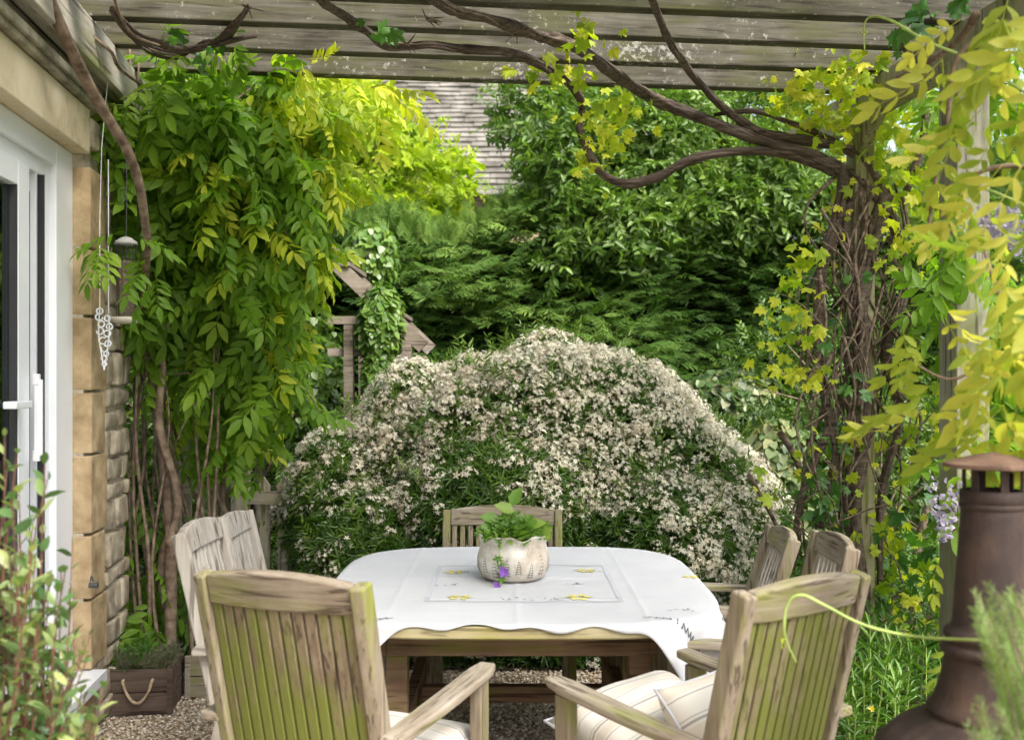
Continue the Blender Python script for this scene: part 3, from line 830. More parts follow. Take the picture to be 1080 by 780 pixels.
def cushion(name, label, loc, rot, sx, sy, sz, parts=True):
    n = 18; V = []; Fc = []
    rr = np.random.RandomState(int(sx * 1000))
    for side in (1, -1):
        for j in range(n + 1):
            for i in range(n + 1):
                u = -1 + 2 * i / n; v = -1 + 2 * j / n
                pin = 1 - .07 * (1 - abs(u) ** 2) * abs(v) ** 3
                pin2 = 1 - .07 * (1 - abs(v) ** 2) * abs(u) ** 3
                h = ((1 - abs(u) ** 3.2) * (1 - abs(v) ** 3.2)) ** .42
                wr = 1 + .05 * math.sin(u * 5 + v * 3) + .04 * math.sin(v * 9 - u * 4)
                V.append((u * sx / 2 * pin2, v * sy / 2 * pin, side * h * sz / 2 * wr))
    k = (n + 1) ** 2
    for j in range(n):
        for i in range(n):
            a = j * (n + 1) + i; q = (a, a + 1, a + n + 2, a + n + 1)
            Fc.append(q); Fc.append(tuple(x + k for x in reversed(q)))
    m = MB(); m.add(V, Fc); o = m.build(name, M['cushion'])
    bm = bmesh.new(); bm.from_mesh(o.data); bmesh.ops.remove_doubles(bm, verts=bm.verts, dist=.0005); bmesh.ops.recalc_face_normals(bm, faces=bm.faces); bm.to_mesh(o.data); bm.free()
    smooth(o); o.location = loc; o.rotation_euler = rot
    tag(o, label, 'cushion', 'striped cushions on the chairs')
    # piped edge as a part
    pts = []
    for t in range(40):
        a = t / 40 * 4; s_ = int(a); f_ = a - s_
        u, v = [(-1 + 2 * f_, -1), (1, -1 + 2 * f_), (1 - 2 * f_, 1), (-1, 1 - 2 * f_)][s_]
        pts.append((u * sx / 2 * (1 - .07 * (1 - v * v) * abs(u) ** 3), v * sy / 2 * (1 - .07 * (1 - u * u) * abs(v) ** 3), 0))
    pts.append(pts[0])
    MB().tube(pts, .0045, 6, 0, 1).build('piping', M['openwork'], o)
    return o
r2 = math.radians
cushion('seat_cushion', 'cream striped cushion lying flat on the nearest left chair', (-.375, 2.90, .478), (r2(3), r2(0), r2(-22)), .45, .45, .09)
cushion('seat_cushion', 'cream striped cushion slumped on the nearest right chair', (.385, 2.90, .53), (r2(10), r2(-10), r2(30)), .43, .42, .17)
cushion('back_cushion', 'puffy striped cushion leaning against the back of the nearest right chair', (.555, 2.775, .60), (r2(50), r2(0), r2(44)), .36, .25, .12)

# ---------------------------------------------------------------- table
TC = (.02, 3.95); TA, TB, TN, TZ = .685, .75, 4.2, .740
def sup(t, a, b, n):
    c, s = math.cos(t), math.sin(t)
    return (a * math.copysign(abs(c) ** (2 / n), c), b * math.copysign(abs(s) ** (2 / n), s))
def table():
    r = empty('dining_table', (TC[0], TC[1], 0), 0, 'large oval-cornered teak garden table under the white cloth', 'table')
    V = []; K = 72
    for z, e in ((TZ, -.006), (TZ - .006, 0), (TZ - .034, 0), (TZ - .040, -.006)):
        for k in range(K):
            x, y = sup(2 * math.pi * k / K, TA + e, TB + e, TN); V.append((x, y, z))
    Fc = [tuple(range(K)), tuple(reversed(range(3 * K, 4 * K)))]
    for j in range(3):
        for k in range(K): Fc.append((j * K + k, (j + 1) * K + k, (j + 1) * K + (k + 1) % K, j * K + (k + 1) % K))
    m = MB(); m.add(V, Fc); m.build('tabletop', M['table_edge'], r)
    ap = MB().box(-.43, .43, -.555, -.530, .60, .699).box(-.43, .43, .53, .555, .60, .699)
    ap.box(-.455, -.430, -.555, .555, .60, .698).box(.430, .455, -.555, .555, .60, .698)
    bevel(ap.build('apron', M['teak_dark'], r), .004)
    for sx in (-1, 1):
        for sy in (-1, 1):
            cx, cy = sx * .40, sy * .555 - sy * .062 + sy * .0
            bevel(MB().box(cx - .036, cx + .036, cy - .0365 - .002, cy + .036 + .001, 0, .6985).build('leg', M['teak_dark'], r), .005)
    bevel(MB().box(-.365, .365, .02, .075, .27, .33).build('stretcher', M['teak_dark'], r), .004)
    for sx in (-1, 1): bevel(MB().box(sx * .40 - .022, sx * .40 + .022, -.458, .458, .272, .328).build('stretcher', M['teak_dark'], r), .004)
table()
RB = .012
def cpos(u, v, off=0.0):
    r = (abs(u / TA) ** TN + abs(v / TB) ** TN) ** (1 / TN)
    top = TZ + .0045
    wr = .0016 * math.sin(u * 9 + v * 4) + .0014 * math.sin(v * 13 - u * 5) + .001 * math.sin(u * 31) * math.sin(v * 17)
    for c_ in (-.42, -.005, .41): wr += .0026 * math.exp(-((u - c_) / .008) ** 2)
    for c_ in (-.38, .0, .37): wr += .0024 * math.exp(-((v - c_) / .008) ** 2)
    rc = .985
    if r <= rc: return Vector((TC[0] + u, TC[1] + v, top + .003 + wr * .8 + off))
    q = Vector((u, v)) * (rc / r); g = Vector((math.copysign(abs(q.x / TA) ** (TN - 1) / TA, q.x), math.copysign(abs(q.y / TB) ** (TN - 1) / TB, q.y))).normalized()
    s = (Vector((u, v)) - q).length
    th = math.atan2(v, u)
    R_ = .016
    if s < R_ * 1.5708:
        a = s / R_; out = R_ * math.sin(a); dz = R_ * (1 - math.cos(a)); nz = math.cos(a); no = math.sin(a)
    else:
        h = s - R_ * 1.5708
        fold = .040 * h / .15 * (math.sin(th * 17 + .8) + .5 * math.sin(th * 33 + 2)) * min(1, h / .05)
        out = R_ + .22 * h + fold * .8; dz = R_ + h * .96; nz = 0; no = 1
    p = q + g * (out + .004 + no * off)
    return Vector((TC[0] + p.x, TC[1] + p.y, top + .003 + wr * max(0, 1 - s / .02) * .8 - dz + nz * off))
CA, CB = .865, .755
def cmap(a, b):
    """square (-1..1) to a round-cornered cloth outline, with a scalloped hem"""
    m = max(abs(a), abs(b))
    if m < 1e-6: return 0, 0
    n = 15.0; k = m / ((abs(a) ** n + abs(b) ** n) ** (1 / n))
    th = math.atan2(b, a)
    e = 1 + .010 * math.sin(th * 30) * m ** 12
    if b < 0 and m > 0:
        w_ = min(1, max(0, (abs(a) - .42) / .40)); w_ = w_ * w_ * (3 - 2 * w_); ev = .19 * w_ * max(0, -b) ** 4
    else: ev = 0
    if b < 0: e += (.008 * math.sin(a * 6.5 + .4) + .006 * math.sin(a * 15)) * m ** 12
    return CA * a * k * e, CB * b * k * (e + ev)
def tablecloth():
    n = 230; V = []; Fc = []
    for j in range(n + 1):
        for i in range(n + 1):
            u, v = cmap(-1 + 2 * i / n, -1 + 2 * j / n); V.append(cpos(u, v))
    for j in range(n):
        for i in range(n): a = j * (n + 1) + i; Fc.append((a, a + 1, a + n + 2, a + n + 1))
    me = bpy.data.meshes.new('tablecloth'); me.from_pydata([tuple(p) for p in V], [], Fc)
    o = link('tablecloth', me, M['cloth']); smooth(o)
    so = o.modifiers.new('thick', 'SOLIDIFY'); so.thickness = .0012; so.offset = 1
    tag(o, 'white embroidered cotton cloth draped over the garden table', 'tablecloth')
    def ribbon(m, pts, w, off=.0036):
        P = [Vector(p) for p in pts]
        for i in range(len(P) - 1):
            a, b = P[i], P[i + 1]; d = (b - a)
            if d.length < 1e-6: continue
            nn = Vector((-d.y, d.x)).normalized() * w / 2; e = d.normalized() * w * .3
            q = [a - nn - e, b - nn + e, b + nn + e, a + nn - e]
            m.add([cpos(x.x, x.y, off) for x in q], [(0, 1, 2, 3)])
    z = MB()
    def hem(pa, pb, n_):        # zigzag drawn-thread line a hand's width inside the hem
        pts = []
        for k in range(n_ + 1):
            t = k / n_; sc_ = .885 + (.0085 if k % 2 else -.0085)
            aa = pa[0] + (pb[0] - pa[0]) * t; bb = pa[1] + (pb[1] - pa[1]) * t
            mx = max(abs(aa), abs(bb)); pts.append(cmap(aa / mx * sc_, bb / mx * sc_))
        ribbon(z, pts, .004)
    for sgn in (-1, 1): hem((sgn, .9), (sgn, -1), 120); hem((sgn, -1), (sgn * .52, -1), 36)
    z.build('hem_stitch', M['thread_dark'], o)
    w = MB()
    for (x0, y0, x1, y1) in ((-.31, -.42, .35, -.42), (-.31, .26, .35, .26), (-.31, -.42, -.31, .26), (.35, -.42, .35, .26)):
        n_ = 30; ribbon(w, [(x0 + (x1 - x0) * i / n_, y0 + (y1 - y0) * i / n_) for i in range(n_ + 1)], .018, .0026)
    w.build('openwork_border', M['openwork'], o)
    f = MB(); g = MB(); rr = random.Random(4)
    for (cx, cy, s) in ((-.20, -.36, 1), (.21, -.36, 1), (-.245, .12, .9), (.27, .14, .9), (.66, .02, .7)):
        for k in range(6):
            a = k * math.pi / 3 + rr.uniform(-.2, .2); c_ = Vector((cx, cy)); d = Vector((math.cos(a), math.sin(a))); nn = Vector((-d.y, d.x))
            q = [c_ + d * .006 * s, c_ + d * .03 * s - nn * .013 * s, c_ + d * .052 * s, c_ + d * .03 * s + nn * .013 * s]
            f.add([cpos(x.x, x.y, .0040) for x in q], [(0, 1, 2, 3)])
    for (cx, cy) in ((-.20, -.36), (.21, -.36), (-.27, -.14), (.24, -.12), (-.02, -.38), (.10, -.40), (-.245, .12), (.27, .14), (.52, -.56)):
        for k in range(7):
            a = k * .9 + rr.uniform(-.3, .3); c_ = Vector((cx + rr.uniform(-.05, .05), cy + rr.uniform(-.012, .012))); d = Vector((math.cos(a), math.sin(a) * .8)); nn = Vector((-d.y, d.x))
            q = [c_, c_ + d * .012 - nn * .003, c_ + d * .026, c_ + d * .012 + nn * .003]
            g.add([cpos(x.x, x.y, .0045) for x in q], [(0, 1, 2, 3)])
    f.build('embroidered_flower', M['thread_yellow'], o); g.build('embroidered_sprig', M['thread_dark'], o)
tablecloth()

# ---------------------------------------------------------------- pot and plant on the table
def potmat():
    m, nt, b, out = newmat('painted_pot')
    n = noise(nt, coords(nt), 14, 7, .7); n2 = noise(nt, coords(nt, (1, 1, .6)), 7, 4)
    col = ramp(nt, [(.3, (.26, .21, .16)), (.45, (.52, .48, .42)), (.62, (.68, .66, .61))], n)
    col = mix(nt, col, (.40, .30, .21), ramp(nt, [(.52, (0, 0, 0)), (.66, (.7, .7, .7))], n2))
    nt.links.new(col, b.inputs['Base Color']); b.inputs['Roughness'].default_value = .75; bump(nt, b, n, .4, .004); return m
PC = (.005, 3.95)
def pot():
    r = empty('flower_pot', (PC[0], PC[1], TZ + .010), 0, 'squat crackled pot painted with little ferns on the tablecloth', 'pot')
    prof = [(0, 0), (.095, 0), (.120, .012), (.136, .045), (.138, .08), (.128, .115), (.124, .135), (.132, .158), (.138, .165), (.132, .166), (.118, .15), (.116, .12), (.0, .118)]
    vs = []; fs = []; K = 48; n = len(prof)
    for k in range(K):
        a = 2 * math.pi * k / K
        for i, (rr, z) in enumerate(prof):
            zz = z + (.007 * math.sin(6 * a) + .004 * math.sin(11 * a) if 6 < i < 10 else 0)
            vs.append((rr * math.cos(a) * (1.0), rr * math.sin(a), zz))
    for k in range(K):
        for i in range(n - 1): fs.append((k * n + i, ((k + 1) % K) * n + i, ((k + 1) % K) * n + i + 1, k * n + i + 1))
    smooth(MB_add(vs, fs).build('bowl', potmat(), r))
    g = MB(); rr = random.Random(2)
    def surf(a, z, off=.0012):
        i = 0
        while i < 6 and prof[i + 1][1] < z: i += 1
        (r0, z0), (r1, z1) = prof[i], prof[i + 1]; t = (z - z0) / max(1e-6, z1 - z0); q = r0 + (r1 - r0) * t + off
        return (q * math.cos(a), q * math.sin(a), z)
    for k in range(18):                     # painted fir and fern sprigs around the bowl
        a0 = 2 * math.pi * k / 18 + rr.uniform(-.05, .05); h = rr.uniform(.055, .085) ; z0 = .018 + (k % 3) * .008
        g.add([surf(a0 - .008, z0), surf(a0 + .008, z0), surf(a0 + .004, z0 + h), surf(a0 - .004, z0 + h)], [(0, 1, 2, 3)])
        for j in range(6):
            z = z0 + h * (j + .4) / 6.5; ww = .13 * (1 - j / 7.5)
            for sg in (-1, 1):
                g.add([surf(a0, z), surf(a0 + sg * ww * .5, z - .001), surf(a0 + sg * ww, z - .007), surf(a0 + sg * ww * .45, z + .004)], [(0, 1, 2, 3)])
    g.build('painted_ferns', plain('fern_paint', (.11, .13, .09), .8, .3, 30), r)
    MB().lathe([(0, .131), (.117, .130), (.117, .125)], seg=24).build('compost', M['soil'], r)
pot()
def pot_plant():
    r = empty('potted_geranium', (0, 0, 0), 0, 'young leafy plant with a trailing violet flower growing in the pot', 'potted plant')
    r.location = (PC[0], PC[1], TZ + .14); cl = Cloud(); n = 360
    a = rs.uniform(0, 6.28, n); q = np.sqrt(rs.uniform(0, 1, n)) * .13
    z = .012 + .085 * (1 - (q / .13) ** 2) * rs.uniform(.2, 1, n) + .015
    P = np.stack([np.cos(a) * q, np.sin(a) * q, z], 1)
    D = np.stack([np.cos(a), np.sin(a), rs.uniform(-.3, .9, n)], 1) + rnd(n, .35)
    lf = [T_rosette(5, .45, k, .3) for k in range(3)] + [T_grape(3), T_leaf(.6, .2)]
    cl.scatter(lf, P, D, np.array([[0, -.5, 1]]) + rnd(n, .45), rs.uniform(.018, .040, n))
    # taller shoot with a large folded leaf
    P = np.array([(-.01, 0, .14), (.005, -.01, .12), (-.05, -.02, .09), (.05, -.04, .07), (.0, -.03, .06), (.04, -.05, .075), (-.07, -.03, .06), (.1, -.04, .04), (.11, -.03, .05)])
    D = np.array([(.5, -.1, 1), (-.8, -.2, .4), (-1, -.2, .3), (.9, -.3, .3), (0, -1, .4), (.7, -.4, .3), (-1, -.3, .3), (.8, -.3, .5), (.4, -.3, .9)])
    cl.scatter([T_leaf(.6, .2), T_grape(5)], P, D, np.tile([[0, -.8, .6]], (len(P), 1)), np.linspace(.085, .06, len(P)), tint=np.full(len(P), .6))
    # trailing stem down the front of the pot
    tr = [(-.035, -.10, .02), (-.05, -.145, .01), (-.048, -.150, -.03), (-.045, -.152, -.06), (-.045, -.150, -.09), (-.05, -.150, -.115)]
    P = np.array([tr[min(5, k // 3)] for k in range(18)], float) + rnd(18, .006) + np.array([[0, -.006, 0]])
    cl.scatter(lf[:3], P, rnd(18, 1) + np.array([[0, -.4, -.5]]), np.tile([[0., -1, .2]], (18, 1)) + rnd(18, .2), rs.uniform(.012, .022, 18), tint=np.full(18, .35))
    cl.build('foliage', M['l_pot'], r)
    MB().tube(tr, .0022, 6, 0, 3).tube([(0, 0, -.01), (-.005, 0, .05), (-.01, 0, .12)], .0028, 6, 0, 3).build('stem', M['green_stem'], r)
    for (px, pz, s) in ((-.036, -.075, .026), (-.060, -.125, .018)):
        f = Cloud(); f.scatter([T_whorl(7, .75, .25, 3)], [(px, -.165, pz)], [(0, 0, 1)], [(0.1, -1, .25)], s, tj=.1).build('violet_flower', M['violet'], r)
pot_plant()
# ---------------------------------------------------------------- planter boxes
def planter(label, loc, rz, w, dp, h, rope, mat='boxwood'):
    r = empty('planter_box', loc, rz, label, 'planter', 'timber planter boxes by the house corner')
    m = MB()
    for k in range(2):
        z0 = .01 + k * h / 2; z1 = z0 + h / 2 - .004
        m.box(-w / 2, w / 2, -dp / 2, -dp / 2 + .018, z0, z1).box(-w / 2, w / 2, dp / 2 - .018, dp / 2, z0, z1)
        m.box(-w / 2, -w / 2 + .018, -dp / 2 + .019, dp / 2 - .019, z0, z1).box(w / 2 - .018, w / 2, -dp / 2 + .019, dp / 2 - .019, z0, z1)
    bevel(m.build('boards', M[mat], r), .003)
    for sx in (-1, 1): MB().box(sx * (w / 2 + .003) - .012, sx * (w / 2 + .003) + .012, -dp / 2 - .004, -dp / 2 + .016, 0, h + .004).build('corner_strip', M[mat], r)
    MB().box(-w / 2 + .02, w / 2 - .02, -dp / 2 + .02, dp / 2 - .02, .02, h - .03).build('compost', M['soil'], r)
    if rope:
        pts = [(-.062 + .124 * t, -dp / 2 - .014 - .004 * math.sin(t * 3.1), h * .80 - .095 * math.sin(t * math.pi) ** .7 if 0 < t < 1 else h * .80) for t in [i / 12 for i in range(13)]]
        MB().tube([(-.062, -dp / 2 + .01, h * .82)] + pts + [(.062, -dp / 2 + .01, h * .82)], .0062, 7, .25, 3).build('rope_handle', M['rope'], r)
planter('dark wooden planter box with rope handle holding lavender', (-1.675, 4.78, 0), .10, .27, .30, .205, True)
planter('low wooden planter box half hidden behind the nearer pale chair', (-1.41, 5.02, 0), .06, .23, .25, .20, False, 'fence_x')
def lavender():
    r = empty('lavender_plant', (-1.675, 4.78, .18), 0, 'silvery lavender and dark heather growing in the rope handled planter', 'plant')
    cl = Cloud(); n = 420
    P = np.stack([rs.uniform(-.11, .12, n), rs.uniform(-.12, .12, n), rs.uniform(0, .05, n)], 1)
    D = P * np.array([[3, 3, 0]]) + np.array([[0, 0, 1]]) + rnd(n, .3)
    cl.scatter([merge([xform(T_strip(.12), .4, rz=k * 1.9, rx=.5, tr=(0, .08 * k, 0)) for k in range(9)] + [T_strip(.03)])], P, D, rnd(n), rs.uniform(.05, .10, n))
    cl.build('foliage', M['l_lav'], r)
    c2 = Cloud(); n = 60
    P = np.stack([rs.uniform(-.14, .02, n), rs.uniform(-.13, .1, n), rs.uniform(.02, .07, n)], 1)
    c2.scatter([T_shoot(4, .4, k) for k in range(3)], P, rnd(n, .6) + np.array([[-.2, 0, 1]]), rnd(n), rs.uniform(.05, .10, n)).build('shoot', M['l_peren'], r)
lavender()

# ---------------------------------------------------------------- bird feeder and hanging ornament
def feeder():
    c = at(133, 300, 4.42); r = empty('bird_feeder', (c.x, c.y, 0), 0, 'hanging mesh seed feeder with white dished tray by the house corner', 'bird feeder')
    z0 = at(0, 340, 4.42).z; z1 = at(0, 258, 4.42).z
    smooth(MB().lathe([(0, z0 - .004), (.045, z0 - .004), (.062, z0 + .004), (.066, z0 + .022), (.061, z0 + .022), (.055, z0 + .010), (0, z0 + .008)], seg=28).build('tray', plain('cream_enamel', (.62, .58, .50), .5, .1), r))
    m = MB()
    for k in range(16):
        a = k * math.pi / 8; x, y = .040 * math.cos(a), .040 * math.sin(a); a2 = a + .9; x2, y2 = .040 * math.cos(a2), .040 * math.sin(a2)
        m.tube([(x, y, z0 + .01), (x, y, z1)], .0011, 4, 0, 1)
    for k in range(14):
        z = z0 + .02 + (z1 - z0 - .03) * k / 13
        m.tube([(.041 * math.cos(j * math.pi / 8), .041 * math.sin(j * math.pi / 8), z) for j in range(17)], .001, 4, 0, 1)
    m.build('mesh_cage', M['iron'], r)
    MB().lathe([(0, z0 + .01), (.034, z0 + .01), (.034, z0 + .26), (0, z0 + .265)], seg=18).build('seed', plain('seed', (.17, .12, .09), .9, .5, 60, bs=1, c2=(.30, .22, .15)), r)
    smooth(MB().lathe([(0, z1 + .035), (.02, z1 + .03), (.045, z1 + .012), (.048, z1), (.0, z1 - .002)], seg=24).build('lid', plain('zinc', (.42, .42, .40), .5, .15), r))
    MB().tube([(0, 0, z1 + .03), (0.002, 0, z1 + .3), (-.03, .05, 2.74)], .0018, 5, 0, 2).build('hanging_wire', M['iron'], r)
feeder()
def ornament():
    d = 4.30; c = at(110, 0, d); r = empty('hanging_ornament', (c.x, c.y, 0), WR, 'white wrought scroll ornament hanging on two cords against the stone pier', 'ornament')
    zt = at(0, 232, d).z; zm = at(0, 328, d).z; zb = at(0, 390, d).z
    MB().tube([(-.018, 0, zt), (-.018, 0, zm)], .0024, 6, 0, 1).tube([(.016, .0, zt + .25), (.016, .005, zm - .01)], .0020, 6, 0, 1).tube([(-.018, 0, zt), (-.01, 0, zt + .3), (0, .05, 2.74)], .0016, 5, 0, 1).build('cord', M['white'], r)
    m = MB()
    def ring(cx, cz, rr, a0=0, a1=6.28, w=.0036): m.tube([(cx + rr * math.cos(a0 + (a1 - a0) * k / 10), .004 * math.sin(k), cz + rr * math.sin(a0 + (a1 - a0) * k / 10)) for k in range(11)], w, 6, 0, 1)
    H = zm - zb
    for k, (x, t, q) in enumerate(((-.018, 0, .012), (-.02, .1, .014), (-.012, .22, .013), (-.017, .34, .014), (.012, .12, .012), (.02, .26, .012), (.012, .38, .013), (-.006, .5, .014), (.014, .55, .012), (.0, .64, .013), (.008, .72, .010), (.0, .80, .011), (.0, .9, .008))):
        ring(x, zm - t * H, q, k, k + (5.2 if k % 2 else 6.28))
    m.tube([(-.018, 0, zm), (-.022, 0, zm - .4 * H), (0, 0, zb)], .003, 6, 0, 3).tube([(.016, 0, zm - .02), (.02, 0, zm - .4 * H), (0, 0, zb)], .003, 6, 0, 3)
    m.build('scrollwork', M['white'], r)
ornament()

# ---------------------------------------------------------------- chimenea
def chimenea():
    c = at(1047, 0, 2.2); r = empty('chimenea', (c.x, c.y, 0), .2, 'rusty brown chimenea with capped flue at the right edge', 'chimenea')
    def z(py): return at(0, py, 2.2).z
    def R(px): return px / F * 2.2
    smooth(MB().lathe([(.10, .02), (.16, .10), (.25, .28), (.285, .45), (.275, .60), (R(118), z(792)), (R(98), z(772)), (R(66), z(754)), (R(64), z(748))], seg=56).build('belly', M['rust'], r))
    smooth(MB().lathe([(R(60), z(756)), (R(66), z(752)), (R(66), z(747)), (R(61), z(742)), (R(56), z(730)), (R(51), z(712)), (R(48), z(694)), (R(47), z(684))], seg=48).build('shoulder', M['rust'], r))
    smooth(MB().lathe([(R(44), z(690)), (R(50), z(689)), (R(52), z(684)), (R(50), z(679)), (R(45.5), z(676)), (R(47), z(673)), (R(49), z(670)), (R(48), z(665)), (R(43), z(662)), (R(40), z(655)), (R(36), z(600)), (R(32), z(545)), (R(31), z(520)), (R(28), z(518)), (R(27), z(600))], seg=48).build('flue', M['rust'], r))
    smooth(MB().lathe([(R(32), z(536)), (R(33.5), z(534)), (R(33.5), z(531)), (R(32), z(529))], seg=40).build('band', M['rust'], r))
    smooth(MB().lathe([(R(31.5), z(530)), (R(33), z(529)), (R(33), z(517)), (R(30), z(516))], seg=40).build('flue_rim', M['rust'], r))
    for k in range(6):
        a = k * math.pi / 3 + .3; x, y = R(28) * math.cos(a), R(28) * math.sin(a)
        o = MB().box(-.008, .008, -.003, .003, z(520), z(492)).build('cap_support', M['rust'], r); o.location = (x, y, 0); o.rotation_euler = (0, 0, a + 1.57)
    bevel(MB().lathe([(0, z(493)), (R(44), z(493)), (R(49), z(492)), (R(49), z(488)), (R(20), z(480)), (R(4), z(477)), (0, z(476))], seg=40).build('cap', M['rustcap'], r), .001)
    for k in range(3):
        a = k * 2.09 + .5; MB().tube([(.14 * math.cos(a), .14 * math.sin(a), .12), (.25 * math.cos(a), .25 * math.sin(a), 0)], .014, 8, 0, 1).build('leg', M['rust'], r)
    m = MB().lathe([(.07, 0), (.10, .006), (.11, .0)], seg=24); o = m.build('door_rim', M['rust'], r); o.location = (-.1, -.24, .38); o.rotation_euler = (r2(90), 0, 0)
chimenea()

# ---------------------------------------------------------------- foliage things
UP = np.array([[0, 0, 1.]])
CAMV = np.array([0, 0, 1.5])
def toward(P): return unit(CAMV - P)

# white flowering choisya
def choisya():
    c = np.array([.075, 6.35, .42]); R = np.array([1.47, 1.15, 1.36])
    r = empty('flowering_bush', (.075, 6.35, 0), 0, 'big domed evergreen bush covered in starry white flowers behind the table', 'bush')
    def sc(P): return P - np.array([[.075, 6.35, 0]])
    lobes = [((.12, 6.35, .42), (1.50, 1.14, 1.26), 1.75), ((.22, 6.2, 1.32), (.34, .42, .46), .12), ((-.22, 6.15, 1.24), (.26, .4, .40), .08), ((-.58, 6.15, 1.13), (.32, .42, .46), .12), ((.62, 6.2, 1.16), (.30, .42, .42), .1), ((.98, 6.2, .92), (.34, .42, .42), .12), ((-.95, 6.05, .80), (.34, .45, .44), .12), ((1.32, 6.1, .56), (.34, .42, .44), .12), ((-.1, 5.55, .8), (.5, .5, .42), .16), ((.75, 5.6, .6), (.45, .45, .40), .14), ((-.7, 5.6, .55), (.45, .45, .38), .14)]
    def surface(n, lo, hi, zmin, front):
        PP, NN = [], []
        for i, (cc, RR, wt) in enumerate(lobes):
            P, N = shell(cc, RR, int(n * wt), lo, hi, front=front, lump=.055, lf=3.2, seed=i + 4, zmin=zmin)
            ok = P[:, 2] > .03
            for j, (c2, R2, _) in enumerate(lobes):
                if j != i: ok &= np.sum(((P - np.array(c2)) / np.array(R2)) ** 2, 1) > .80
            PP.append(P[ok]); NN.append(N[ok])
        return np.vstack(PP), np.vstack(NN)
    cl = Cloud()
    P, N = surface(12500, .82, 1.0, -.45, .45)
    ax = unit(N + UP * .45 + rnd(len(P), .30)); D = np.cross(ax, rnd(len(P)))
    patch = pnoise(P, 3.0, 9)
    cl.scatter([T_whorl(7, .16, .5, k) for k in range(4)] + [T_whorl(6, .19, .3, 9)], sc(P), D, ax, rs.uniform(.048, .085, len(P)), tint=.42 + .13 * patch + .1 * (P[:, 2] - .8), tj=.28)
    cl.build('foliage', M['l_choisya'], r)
    P, N = surface(110, .97, 1.02, .1, .4)
    cl2 = Cloud(); cl2.scatter([T_shoot(5, .2, k, .38) for k in range(3)], sc(P), N + UP * .7 + rnd(len(P), .35), rnd(len(P)), rs.uniform(.10, .17, len(P)), tint=np.full(len(P), .7)); cl2.build('stray_shoots', M['l_choisya'], r)
    fl = Cloud()
    P, N = surface(4700, .97, 1.035, -.35, .35)
    zz = (P[:, 2]); xx = P[:, 0]
    nz = pnoise(P, 4.6, 21) + .6 * pnoise(P, 10, 5)
    prob = np.clip((zz - .72) * 1.45 + .16 + .40 * np.clip(xx - .25, 0, 1) + .22 * np.clip(-xx - .5, 0, 1) + .62 * nz, .05, .88)
    keep = (rs.uniform(0, 1, len(P)) < prob); P, N = P[keep], N[keep]
    ax = unit(N + UP * .35 + rnd(len(P), .22)); D = np.cross(ax, rnd(len(P)))
    pink = np.clip(.62 - .16 * (P[:, 2] - 1.0) - .12 * (P[:, 0] < 0) + .1 * pnoise(P, 3, 2), 0, 1)
    fl.scatter([T_flowers(k, 13) for k in range(5)] + [T_flowers(20, 7, .4)], sc(P), D, ax, rs.uniform(.022, .064, len(P)), tint=pink, tj=.2)
    fl.build('blossom', M['petal'], r)
    b = MB()
    for k in range(30):
        a = rs.uniform(0, 6.28); e = rs.uniform(.2, 1.4); t = Vector((math.cos(a) * math.cos(e) * R[0] * .8, math.sin(a) * math.cos(e) * R[1] * .8, c[2] + math.sin(e) * R[2] * .78))
        b.tube([(rs.uniform(-.1, .1), rs.uniform(-.1, .1), 0), t * .45 + Vector((0, 0, .05)), t], [.02, .013, .006], 5, .2, 3, k)
    b.build('branch', M['twig'], r)
    # dense inner leaf whorls, tinted dark to paint the unlit interior
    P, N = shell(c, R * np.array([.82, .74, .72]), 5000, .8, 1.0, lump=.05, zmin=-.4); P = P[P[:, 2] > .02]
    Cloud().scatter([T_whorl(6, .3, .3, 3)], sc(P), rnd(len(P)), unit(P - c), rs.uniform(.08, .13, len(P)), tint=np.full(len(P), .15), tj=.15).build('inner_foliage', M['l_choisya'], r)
choisya()

